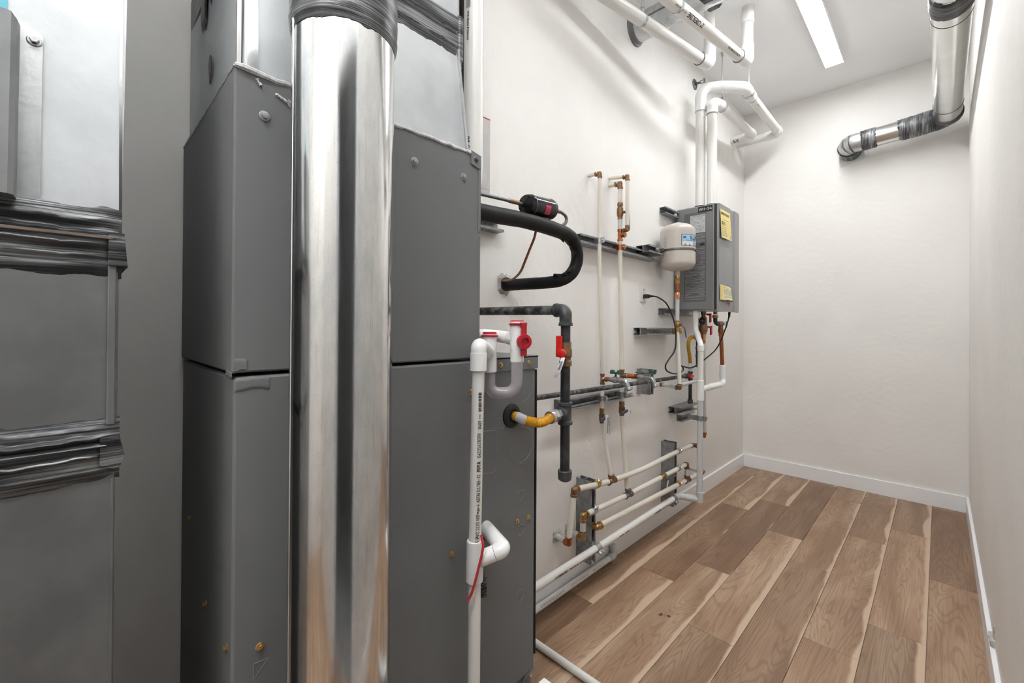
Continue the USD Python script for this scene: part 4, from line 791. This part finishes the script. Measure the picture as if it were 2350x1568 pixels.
while z > 1.37:
    if 1.695 < z < 1.724: z = 1.695
    h = q.choice((.0012, .0018, .0026)); x = -1.140
    while x < -1.02:
        w = q.uniform(.006, .04)
        if q.random() < .84: wl.append((x, min(x+w, -1.018), z, z+h))
        x += w+.003
    z -= h+q.uniform(.0022, .0045)
part(body, 'printed_text', bars(wl, (0, S-.0008, 0), X, Z, .0004), 'ink_light', smooth=False)
part(body, 'black_badge', side(-1.050, -1.022, 1.706, 1.720, .0008, .0014), 'ink', smooth=False)
tg = part(body, 'name_tag', side(-1.0605, -.976, 1.909, 1.945, 0, .0009), 'ink', smooth=False)
part(tg, 'lettering', text('WH-S4', .0155, (-1.0175, S-.0009, 1.9195), X, Z, .0004, False, align=.5), 'ink_white', smooth=False)
sp = part(body, 'spec_label', side(-1.108, -1.016, 1.787, 1.897, .0006, .0012), 'paper_grey', smooth=False)
sl_ = [(-1.104, -1.020, 1.893-.0042*k, 1.893-.0042*k+.0018) for k in range(3)]
for k in range(22):
    x = -1.104
    while x < -1.024:
        w = q.uniform(.004, .018)
        if q.random() < .7: sl_.append((x, min(x+w, -1.02), 1.878-.0040*k, 1.878-.0040*k+q.choice((.0012, .002))))
        x += w+.0025
part(sp, 'printed_text', bars(sl_, (0, S-.0012, 0), X, Z, .0003), 'ink_grey', smooth=False)
FXP = -.937
def front(y0, y1, z0, z1, d0, d1): return box(FXP+d0, FXP+d1, y0, y1, z0, z1)
eg = part(cover, 'energy_tag', hull([(FXP+.004, 2.708, 1.915), (FXP+.004, 2.876, 1.915), (FXP+.012, 2.708, 1.742), (FXP+.014, 2.876, 1.742), (FXP+.0046, 2.708, 1.915), (FXP+.0046, 2.876, 1.915), (FXP+.0126, 2.708, 1.742), (FXP+.0146, 2.876, 1.742)]), 'paper_yellow', smooth=False)
def egp(y, z, d=.0006): return V(FXP+.0046+(1.915-z)/.173*(.008+.002*(y-2.708)/.168)+d, y, z)
ev = unit(egp(2.85, 1.9)-egp(2.85, 1.75)); eu = Y
part(eg, 'lettering', [text('ENERGYGUIDE', .0145, egp(2.713, 1.884), eu, ev, .0004, True), text('$201', .018, egp(2.720, 1.825), eu, ev, .0004, True)], 'ink', smooth=False)
part(eg, 'printed_text', [bars([(0, w, 0, .0025)], egp(y, z), eu, ev) for y, z, w in ((2.74, 1.855, .10), (2.72, 1.812, .08), (2.72, 1.798, .14), (2.72, 1.785, .11), (2.722, 1.775, .13), (2.722, 1.765, .09), (2.722, 1.756, .10), (2.848, 1.752, .022), (2.848, 1.768, .02), (2.848, 1.76, .022))], 'ink_grey', smooth=False)
part(cover, 'booklet', grid(lambda u, v: np.stack([FXP+.006+.034*np.sin(u*np.pi)*(.4+.6*(1-v)), 2.725+.17*u, 1.372+.085*v-.012*u], -1), 22, 6), 'paper_cream', smooth=60)
bk = [grid(lambda u, v, a=a, b=b, c=c: (lambda U, Q: np.stack([FXP+.0068+.034*np.sin(U*np.pi)*(.4+.6*(1-Q)), 2.725+.17*U, 1.372+.085*Q-.012*U], -1))(a+(b-a)*u, c+.022*v), 10, 2) for a, b, c in ((.12, .5, .86), (.62, .85, .88), (.12, .85, .74), (.12, .7, .66), (.12, .85, .58), (.12, .8, .5), (.12, .85, .42), (.12, .6, .34), (.12, .85, .22), (.12, .75, .14))]
part(cover, 'printed_text', bk, 'ink_grey')
part(cover, 'booklet', grid(lambda u, v: np.stack([FXP+.004+.010*np.sin(u*np.pi), 2.712+.09*u, 1.370+.092*v-.012*u], -1), 12, 4), 'paper_yellow', smooth=60)
part(cover, 'logo_mark', [text('Rinnai', .012, (FXP, 2.848, 1.347), Y, Z, .0008, True), text('SENSEI', .006, (FXP, 2.856, 1.334), Y, Z, .0008)], 'red_bright', smooth=False, label='small red logo')
part(cover, 'screw_plate', front(2.893, 2.915, 1.365, 1.44, -.004, .0016), 'heater_grey', smooth=False)
for c, nm in (((-1.12, 2.885), 0), ((-1.05, 2.893), 1)):
    part(wh, 'vent_collar', lathe((*c, HZ1), Z, [(0, .0385), (.006, .0385), (.008, .0345), (.016, .0345), (.018, .0370), (.026, .0370), (.028, .0345), (.038, .0345), (.040, .0360), (.046, .0360)], 32), 'black_plastic')
part(wh, 'vent_base', box(-1.165, -.998, 2.84, 2.97, HZ1, HZ1+.006, .002), 'black_plastic')
# service valves below
sv = thing('service_valve', 'brass service valve with two red levers under the water heater', 'valve', (-1.075, 2.83, 1.30))
part(sv, 'valve_body', lathe((-1.075, 2.83, 1.306), -Z, [(0, .016), (.02, .016), (.024, .012), (.034, .012), (.038, .019), (.078, .021), (.100, .025), (.128, .024), (.135, .019), (.148, .018)], 10), 'brass_dull')
part(sv, 'black_knob', [trimesh.creation.icosphere(2, .022).apply_translation((-1.072, 2.805, 1.243))], 'black_plastic')
pipe(sv, [(-1.075, 2.83, 1.165), (-1.075, 2.835, 1.10)], .0115, 'copper'); part(sv, 'coupling', lathe((-1.075, 2.831, 1.165), -Z, [(0, .018), (.010, .0155), (.03, .0140), (.044, .0125)], 16), 'copper_bright')
for z, y in ((1.285, 2.865), (1.205, 2.878)):
    part(sv, 'lever', [cyl((-1.06, 2.845, z), (-1.045, y, z), .006, 8), obox((-1.045, y, z-.022), X, unit(V(0, 1, .3)), Z, .005, .010, .028, .002)], 'red_plastic')
pipe(sv, [(-1.075, 2.835, 1.10), (-1.07, 2.842, .52)], .0108, 'pex_clear'); part(sv, 'end_fitting', lathe((-1.07, 2.842, .53), -Z, [(0, .0125), (.016, .0125), (.018, .009), (.034, .008)], 12), 'copper')
rv = thing('relief_valve', 'brass relief valve and copper pipe under the heater front', 'valve', (-1.045, 2.95, 1.30))
part(rv, 'union', [lathe((-1.045, 2.95, 1.306), -Z, [(0, .0125), (.018, .0125)], 14), lathe((-1.045, 2.95, 1.284), -Z, [(0, .0185), (.016, .0185), (.020, .0155)], 6)], 'brass')
part(rv, 'nipple', tube([(-1.045, 2.95, 1.27), (-1.045, 2.952, 1.232), (-1.045, 3.00, 1.228)], .0125, 16, .018), 'black_iron')
part(rv, 'valve_body', [lathe((-1.045, 2.985, 1.228), Y, [(0, .0135), (.004, .0155), (.03, .0165), (.085, .0165), (.09, .014)], 16), lathe((-1.045, 3.05, 1.228), -Z, [(0, .0155), (.035, .0150), (.038, .0175), (.055, .0175), (.058, .014)], 16)], 'brass_dull')
part(rv, 'white_cap', cyl((-1.045, 3.072, 1.230), (-1.045, 3.10, 1.230), .0145, 18, .002), 'pvc_fitting'); part(rv, 'test_lever', obox((-1.02, 3.085, 1.222), unit(V(1, .4, 0)), Y, unit(V(.1, 0, 1)), .004, .006, .022, .002), 'steel_dark')
pipe(rv, [(-1.045, 3.05, 1.185), (-1.035, 3.055, .935)], .0125, 'copper'); part(rv, 'coupling', lathe((-1.0445, 3.05, 1.185), -Z, [(0, .0160), (.02, .0150), (.024, .0138), (.04, .0138)], 16), 'copper')

# ------------------------------------------------------------------ grey-white drain under the heater
dr = thing('heater_drain', 'white PVC drain stack offset under the water heater', 'drain pipe', (-1.0, 2.59, .20))
dq = .0167
pipe(dr, [(-1.09, 2.745, 1.306), (-1.09, 2.745, 1.262)], .0185, 'pvc_fitting')
pipe(dr, [(-1.09, 2.745, 1.27), (-1.09, 2.745, 1.185), (-1.003, 2.597, 1.105), (-1.0, 2.592, 1.07)], .0160, 'pvc_fitting', .035, name='offset_bend')
part(dr, 'coupling', lathe((-1.0, 2.592, 1.062), Z, [(0, .0180), (.002, .0195), (.034, .0195), (.036, .017)], 22), 'pvc_fitting')
pipe(dr, [(-1.0, 2.592, 1.07), (-1.0, 2.589, .89)], dq, 'pvc')
part(dr, 'tee', [lathe((-1.0, 2.589, .772), Z, [(0, .0190), (.002, .0205), (.118, .0205), (.120, .0185)], 22), lathe((-1.0, 2.589, .838), Y, [(0, .0195), (.048, .0195), (.050, .018)], 22)], 'pvc_fitting')
pipe(dr, [(-1.0, 2.63, .838), (-1.02, 3.0, .828)], dq, 'pvc_fitting'); part(dr, 'branch_bend', [lathe((-1.003, 2.70, .836), Y, [(0, .0180), (.001, .0195), (.20, .0195), (.202, .018)], 22)], 'pvc_fitting')
part(dr, 'elbow', tube([(-1.017, 2.96, .830), (-1.03, 3.056, .828), (-1.034, 3.056, .895)], .0195, 22, .035), 'pvc_fitting'); part(dr, 'adapter', lathe((-1.034, 3.056, .875), Z, [(0, .0195), (.002, .0210), (.020, .0210), (.022, .0200), (.075, .0200), (.077, .018)], 22), 'pvc_fitting')
dlow = pipe(dr, [(-1.0, 2.589, .775), (-1.0, 2.582, .215)], dq, 'pvc_grey')
part(dr, 'elbow', [lathe((-1.0, 2.582, .178), Z, [(0, .0195), (.058, .0195), (.060, .018)], 22), tube([(-1.0, 2.582, .215), (-1.0, 2.582, .193), (-1.05, 2.565, .192)], .0195, 22, .02), tube([(-1.045, 2.567, .192), (-1.085, 2.555, .193), (-1.115, 2.545, .192), (-1.115, 2.50, .191)], .0190, 22, .03)], 'pvc_grey')
part(dlow, 'printed_text', wrap_bars([(k*.02, k*.02+.014, -.0012, .0012) for k in range(7)], (-1.0, 2.584, .30), Z, unit(V(.85, .52, 0)), dq), 'ink_grey')
clampit(s_d, (-1.0, 2.590, .668), Z, dq, unit(V(1, .15, 0)), 'strut_zinc', .03, .055)
part(s_d, 'clamp_knob', [trimesh.creation.icosphere(2, .012).apply_translation((-.978, 2.612, .668))], 'zinc_gold')
sb = part(s_d, 'cross_channel', ext(channel(), (-1.105, 2.50, .668), Z, X, .17), 'strut_zinc', smooth=False)
bp = thing('condensate_run', 'white printed PVC pipe along the baseboard strapped to both struts', 'drain pipe', (-1.115, 1.8, .17))
bpp = pipe(bp, [(-1.115, .93, .186), (-1.115, 2.52, .191)], dq, 'pvc', n=24)
bo = unit(V(.62, 0, .78)); bo2 = unit(V(.97, 0, -.2))
part(bpp, 'printed_text', [wrap_text('1" CRESLINE', .0105, (-1.115, 1.365, .188), Y, bo2, dq, True, .9), wrap_text('PVC SCH 40', .008, (-1.115, 1.462, .188), Y, bo2, dq, True, .9), wrap_text('PRESSURE PIPE 450 PSI @ 73F ASTM D1785 NSF-PW', .0045, (-1.115, 1.53, .188), Y, bo2, dq, False, .95), wrap_text('1" CRESLINE', .0095, (-1.115, 2.22, .190), Y, bo2, dq, True, .9), wrap_text('PVC SCH 40 ASTM D1785', .005, (-1.115, 2.31, .190), Y, bo2, dq)], 'ink')
part(bpp, 'printed_text', wrap_bars([(k*.013, k*.013+.010, -.002, .003) for k in range(7) if k != 3], (-1.115, 1.86, .189), Y, bo2, dq), 'ink')
clampit(s_m1, (-1.115, 1.690, .188), Y, dq, unit(V(1, 0, -.5)), 'steel', .03, .02); clampit(s_m2, (-1.115, 2.49, .191), Y, dq, unit(V(1, 0, -.6)), 'strut_zinc', .03, .02)
lp = thing('floor_drain_pipe', 'cream printed PVC pipe lying at the foot of the baseboard', 'drain pipe', (-1.17, 1.5, .03))
lpp = pipe(lp, [(-1.182, .93, .032), (-1.182, 1.915, .034)], .0140, 'pvc', n=22)
part(lp, 'elbow', [tube([(-1.182, 1.90, .034), (-1.182, 1.948, .036), (-1.196, 1.95, .082)], .0178, 20, .018)], 'pvc_grey')
part(lp, 'pipe_strap', [box(-1.207, -1.198, 1.90, 1.935, .086, .116, .002), cyl((-1.2, 1.918, .108), (-1.193, 1.918, .108), .005, 8)], 'steel_dark')
part(lpp, 'printed_text', [wrap_text(s, .0075, (-1.182, y, .033), Y, unit(V(.8, 0, .6)), .0140, False, .95) for s, y in (('3/4 IN SCH 40 PVC 1120 480 PSI', 1.36), ('ASTM D1785 NSF-PW 73F', 1.57), ('MADE IN USA 0412', 1.74))], 'ink_grey')
fpipe = thing('floor_pipe', 'white PVC pipe crossing the floor from behind the furnace', 'drain pipe', (-.8, 1.22, .014))
pipe(fpipe, [(-1.15, 1.222, .0136), (-.30, 1.222, .0136)], .0133, 'pvc', n=22)
fr_ = thing('filter_rack', 'low galvanized filter rack with white top edge beside the furnace base', 'filter rack', (-.66, .90, 0))
part(fr_, 'panel', box(-.768, -.45, .885, .905, 0, .233, .001), 'galvanized_dull', smooth=False); part(fr_, 'top_edge', box(-.768, -.45, .883, .909, .231, .242, .002), 'white_trim')

# ------------------------------------------------------------------ risers and spigots on the wall
rl = thing('water_riser', 'left thin white water riser with hose spigot and paper tag', 'water pipe', (PX, 1.77, .45))
pr_ = .0095
pipe(rl, [(WX-.01, 1.757, 1.940), (PX-.01, 1.757, 1.938)], pr_, 'pex'); part(rl, 'elbow', fit((PX, 1.757, 1.936), (-X, -Z), .0098, .024), 'brass_dull')
pipe(rl, [(PX, 1.757, 1.92), (PX, 1.757, 1.515), (PX, 1.787, .968)], pr_, 'pex'); part(rl, 'tee', fit((PX, 1.788, .950), (Z, -Z, X), .0100, .026), 'brass_dull')
pipe(rl, [(PX, 1.788, .93), (PX, 1.785, .81)], pr_, 'pex')
lv = part(rl, 'valve_body', [lathe((PX, 1.785, .738), Z, [(0, .0105), (.012, .0105), (.014, .0135), (.044, .0135), (.046, .0105), (.060, .0115), (.072, .0105)], 14), cyl((PX, 1.785, .768), (PX+.026, 1.785, .768), .006, 10)], 'brass_dull')
part(lv, 'valve_handle', obox((PX+.030, 1.757, .768), X, unit(V(0, 1, .15)), Z, .005, .030, .0075, .003), 'blue_handle')
tg1 = part(lv, 'paper_tag', grid(lambda u, v: V(PX+.036, 1.770, .785)+np.stack([.004*np.sin(u*3), .028*(v-.5)+.012*u, -.115*u], -1), 10, 4), 'paper_white')
part(tg1, 'printed_text', [bars([(-.011, -.005, -.085, -.012), (-.002, .003, -.05, -.01), (.005, .008, -.095, -.03)], V(PX+.0420, 1.779, .785), Y, Z)], 'ink_grey', smooth=False)
pipe(rl, [(PX, 1.785, .742), (-1.118, 1.812, .475)], pr_, 'pex')
def spigot(parent, o, copper, handle_m, lever):
    o = V(*o); x = o[0]
    if copper: pipe(parent, [o, o+X*.04], .0098, 'pex_clear'); part(parent, 'coupling', lathe(o+X*.035, X, [(0, .0115), (.012, .0125), (.014, .0105), (.020, .0105), (.022, .013), (.032, .013), (.034, .0115), (.05, .0125), (.062, .0115)], 14), 'copper'); o = o+X*.085
    else: pipe(parent, [o, o+X*.022], .0098, 'pex_clear'); part(parent, 'coupling', lathe(o+X*.018, X, [(0, .011), (.014, .011), (.016, .009), (.022, .011), (.03, .011)], 14), 'copper'); o = o+X*.045
    b = part(parent, 'spigot_body', [lathe(o, X, [(0, .0115), (.016, .0125), (.018, .0165), (.032, .0165), (.036, .0130), (.055, .0120)], 14), tube(fillet([o+X*.05, o+V(.080, 0, -.001), o+V(.098, 0, -.036)], .018), .0115, 14), lathe(o+V(.094, 0, -.028), V(.018, 0, -.035), [(0, .0125), (.003, .0145), (.014, .0145), (.016, .012)], 16)], 'spigot_metal')
    if lever: part(b, 'spigot_handle', [cyl(o+V(.03, 0, .010), o+V(.03, 0, .020), .005, 8), obox(o+V(.045, .0, .021), X, Y, Z, .050, .009, .003, .001)], 'steel_dark'); part(b, 'vacuum_breaker', [obox(o+V(.082, .0, .028), X, Y, Z, .018, .006, .006, .002), obox(o+V(.070, .0, .036), X, Y, Z, .006, .006, .006, .002), obox(o+V(.096, .0, .036), X, Y, Z, .006, .006, .006, .002)], handle_m)
    else: part(b, 'spigot_handle', [cyl(o+V(.028, 0, .014), o+V(.028, 0, .030), .005, 8), obox(o+V(.028, 0, .033), X, Y, Z, .026, .012, .005, .002), obox(o+V(.046, 0, .040), X, Y, Z, .007, .010, .006, .002), obox(o+V(.010, 0, .040), X, Y, Z, .007, .010, .006, .002)], handle_m)
spigot(rl, (PX, 1.788, .952), False, 'green_handle', False)
rr_ = thing('water_riser', 'right white water riser with brass valve, bypass loop and spigot', 'water pipe', (PX, 1.96, .40))
qr = .0115
pipe(rr_, [(WX-.01, 1.943, 1.936), (PX-.01, 1.943, 1.934)], qr, 'pex'); part(rr_, 'elbow', fit((PX, 1.943, 1.932), (-X, -Z), .0118, .028), 'brass_dull')
pipe(rr_, [(PX, 1.943, 1.91), (PX, 1.943, 1.835)], qr, 'pex')
uv = part(rr_, 'valve_body', [lathe((PX, 1.943, 1.748), Z, [(0, .0125), (.014, .0125), (.016, .0145), (.030, .0165), (.050, .0165), (.060, .0145), (.064, .0125), (.070, .0145), (.082, .0145), (.086, .0125)], 14), cyl((PX, 1.943, 1.783), (PX+.03, 1.950, 1.783), .0065, 10)], 'brass_dull')
part(uv, 'valve_handle', tube(fillet([(PX+.028, 1.95, 1.785), (PX+.040, 1.952, 1.772), (PX+.042, 1.953, 1.69)], .008), .0068, 10), 'black_plastic')
pipe(rr_, [(PX, 1.943, 1.752), (PX, 1.943, 1.69)], qr, 'pex_clear'); part(rr_, 'tee', fit((PX, 1.944, 1.668), (Z, -Z, X), .0120, .030), 'copper')
pipe(rr_, [(PX, 1.944, 1.65), (PX, 1.944, 1.56), (PX, 1.966, .975)], qr, 'pex')
pipe(rr_, [(WX-.01, 1.945, 1.975), (-1.125, 1.945, 1.962)], pr_, 'pex'); part(rr_, 'elbow', fit((-1.115, 1.945, 1.960), (-X, -Z), .0098, .024), 'brass_dull')
pipe(rr_, [(-1.115, 1.945, 1.95), (-1.115, 1.945, 1.71)], pr_, 'pex'); part(rr_, 'elbow', fit((-1.115, 1.945, 1.690), (Z, -X), .0098, .022), 'brass_dull')
part(rr_, 'tee', fit((PX, 1.967, .955), (Z, -Z, X), .0120, .030), 'brass_dull'); pipe(rr_, [(PX, 1.967, .935), (PX, 1.969, .82)], qr, 'pex_clear')
lv2 = part(rr_, 'valve_body', [lathe((PX, 1.969, .748), Z, [(0, .0125), (.012, .0125), (.014, .0155), (.044, .0155), (.046, .0125), (.058, .0145), (.074, .0125)], 14), cyl((PX, 1.969, .778), (PX+.028, 1.969, .778), .006, 10)], 'brass_dull')
part(lv2, 'valve_handle', obox((PX+.030, 1.945, .774), X, unit(V(0, 1, .2)), Z, .006, .028, .009, .004), 'blue_handle')
part(lv2, 'paper_tag', grid(lambda u, v: V(PX+.036, 1.942, .795)+np.stack([.012*np.sin(u*4), .062*u, .022*(v-.5)-.05*u**2+.012*np.sin(u*3.1)], -1), 12, 4), 'paper_white')
pipe(rr_, [(PX, 1.969, .752), (-1.122, 1.968, .372)], qr, 'pex')
spigot(rr_, (PX, 1.967, .955), True, 'green_handle', True)

# ------------------------------------------------------------------ low horizontal water pipes
MX = -1.117; mr = .0128
m1 = thing('header_pipe', 'upper sagging white water pipe low on the wall', 'water pipe', (MX, 2.0, .45))
m1p = pipe(m1, smooth_path([(MX, 1.525, .497), (MX, 1.60, .488), (MX, 1.80, .465), (MX, 2.10, .449), (MX, 2.45, .455), (MX, 2.765, .453)], 8), mr, 'pex', n=18)
part(m1, 'elbow', fit((MX, 1.513, .498), (Y, -Z), .0135, .028), 'brass_dull'); pipe(m1, [(MX, 1.513, .48), (MX, 1.478, .295)], .0125, 'pex')
part(m1, 'elbow', fit((MX, 1.477, .282), (Z, unit(V(-1, .45, -.2))), .0130, .027), 'copper'); pipe(m1, [(MX, 1.477, .282), (WX-.01, 1.526, .262)], .0122, 'pex_clear')
part(m1, 'tee', fit((MX, 1.812, .464), (Y, -Y, V(0, -.08, 1)), .0138, .030), 'brass_dull')
part(m1, 'elbow', fit((MX, 2.775, .452), (-Y, X), .0132, .028), 'brass_dull'); pipe(m1, [(MX+.01, 2.777, .452), (-1.062, 2.78, .450)], .0122, 'pex')
part(m1p, 'printed_text', wrap_bars([(k*.012, k*.012+.006, -.001, .001) for k in range(22)], (MX, 1.92, .4555), unit(V(0, 1, -.02)), unit(V(.8, 0, -.6)), mr), 'ink_grey')
part(m1, 'wall_flange', [smear((WX, 1.497, .235), Y, Z, X, .055, .055, .4, .010, 71, 16, 16)], 'drywall_patch')
m2 = thing('header_pipe', 'middle white water pipe low on the wall with brass elbow ends', 'water pipe', (MX, 2.1, .35))
pipe(m2, [(MX, 1.595, .367), (MX, 1.955, .354), (MX, 2.67, .351)], mr, 'pex', n=18)
part(m2, 'elbow', fit((MX, 1.583, .368), (Y, -Z), .0140, .028), 'brass'); pipe(m2, [(MX, 1.583, .35), (MX, 1.578, .285)], .0130, 'pex_clear')
part(m2, 'crimp_ring', [annulus((MX, 1.60, .3675), Y, .0125, .0142, .007), annulus((MX, 1.582, .345), Z, .0125, .0142, .007), annulus((MX, 1.579, .297), Z, .0125, .0142, .007), annulus((MX-.024, 1.586, .268), X, .0125, .0142, .007)], 'ink')
part(m2, 'elbow', fit((MX, 1.577, .271), (Z, unit(V(-1, .3, -.05))), .0135, .026), 'brass'); pipe(m2, [(MX, 1.577, .271), (WX-.01, 1.612, .266)], .0125, 'pex_clear')
part(m2, 'wall_flange', [smear((WX, 1.585, .24), Y, Z, X, .05, .055, .4, .010, 73, 16, 16)], 'drywall_patch')
part(m2, 'tee', fit((MX, 1.968, .354), (Y, -Y, Z), .0138, .032), 'steel_dark')
bv = part(m2, 'valve_body', lathe((MX, 2.325, .352), Y, [(0, .0130), (.012, .0140), (.016, .0170), (.044, .0170), (.048, .0140), (.062, .0130)], 14), 'brass')
part(bv, 'valve_handle', [cyl((MX, 2.355, .352), (MX+.035, 2.358, .345), .0055, 8), obox((MX+.038, 2.40, .350), X, Y, Z, .003, .045, .007, .001)], 'steel_dark')
part(bv, 'string_tag', obox((MX+.030, 2.352, .318), X, Y, unit(V(.1, .2, 1)), .001, .006, .022), 'paper_white')
part(m2, 'elbow', fit((MX, 2.682, .351), (-Y, -Z), .0135, .028), 'brass_dull'); pipe(m2, [(MX, 2.682, .34), (MX, 2.684, .275)], .0125, 'pex_clear')
m3 = thing('header_pipe', 'lowest white water pipe on the wall above the baseboard', 'water pipe', (MX, 2.2, .26))
pipe(m3, [(MX, 1.705, .281), (MX, 2.587, .254), (MX, 2.93, .243)], .0138, 'pex', n=18)
part(m3, 'elbow', fit((MX, 1.692, .281), (Y, -X), .0148, .030), 'brass'); pipe(m3, [(MX-.01, 1.692, .281), (WX-.01, 1.692, .281)], .0130, 'copper')
part(m3, 'crimp_ring', [annulus((MX, 1.718, .2805), Y, .0136, .0155, .008)], 'ink')
part(m3, 'tee', fit((MX, 2.684, .251), (Y, -Y, Z), .0145, .030), 'brass_dull')
part(m3, 'elbow', fit((MX, 2.94, .243), (-Y, -X), .0140, .030), 'brass_dull'); pipe(m3, [(MX, 2.94, .243), (WX-.01, 2.94, .243)], .0130, 'pex_clear')
for c, s, mm in (((MX, 1.690, .477), s_m1, 'zinc_gold'), ((MX, 1.665, .364), s_m1, 'steel'), ((MX, 2.555, .455), s_m2, 'steel'), ((MX, 2.555, .352), s_m2, 'steel'), ((MX, 2.555, .258), s_m2, 'zinc_gold')):
    clampit(s, c, Y, .0132, unit(V(.55, 0, .8)), mm, .024, .02)

# dark crumbs on the floor
cq = random.Random(4)
for k in range(5):
    px, py = -.815+cq.uniform(-.02, .02), 1.735+cq.uniform(-.012, .012)
    m = trimesh.creation.icosphere(1, .0035+.003*cq.random()); m.vertices *= (1.3, 1, .35); m.apply_translation((px, py, .0008))
    single('debris_crumb', m, 'crumb', 'dark crumb of debris in the cluster on the wood floor', 'debris', 'crumbs on the floor')
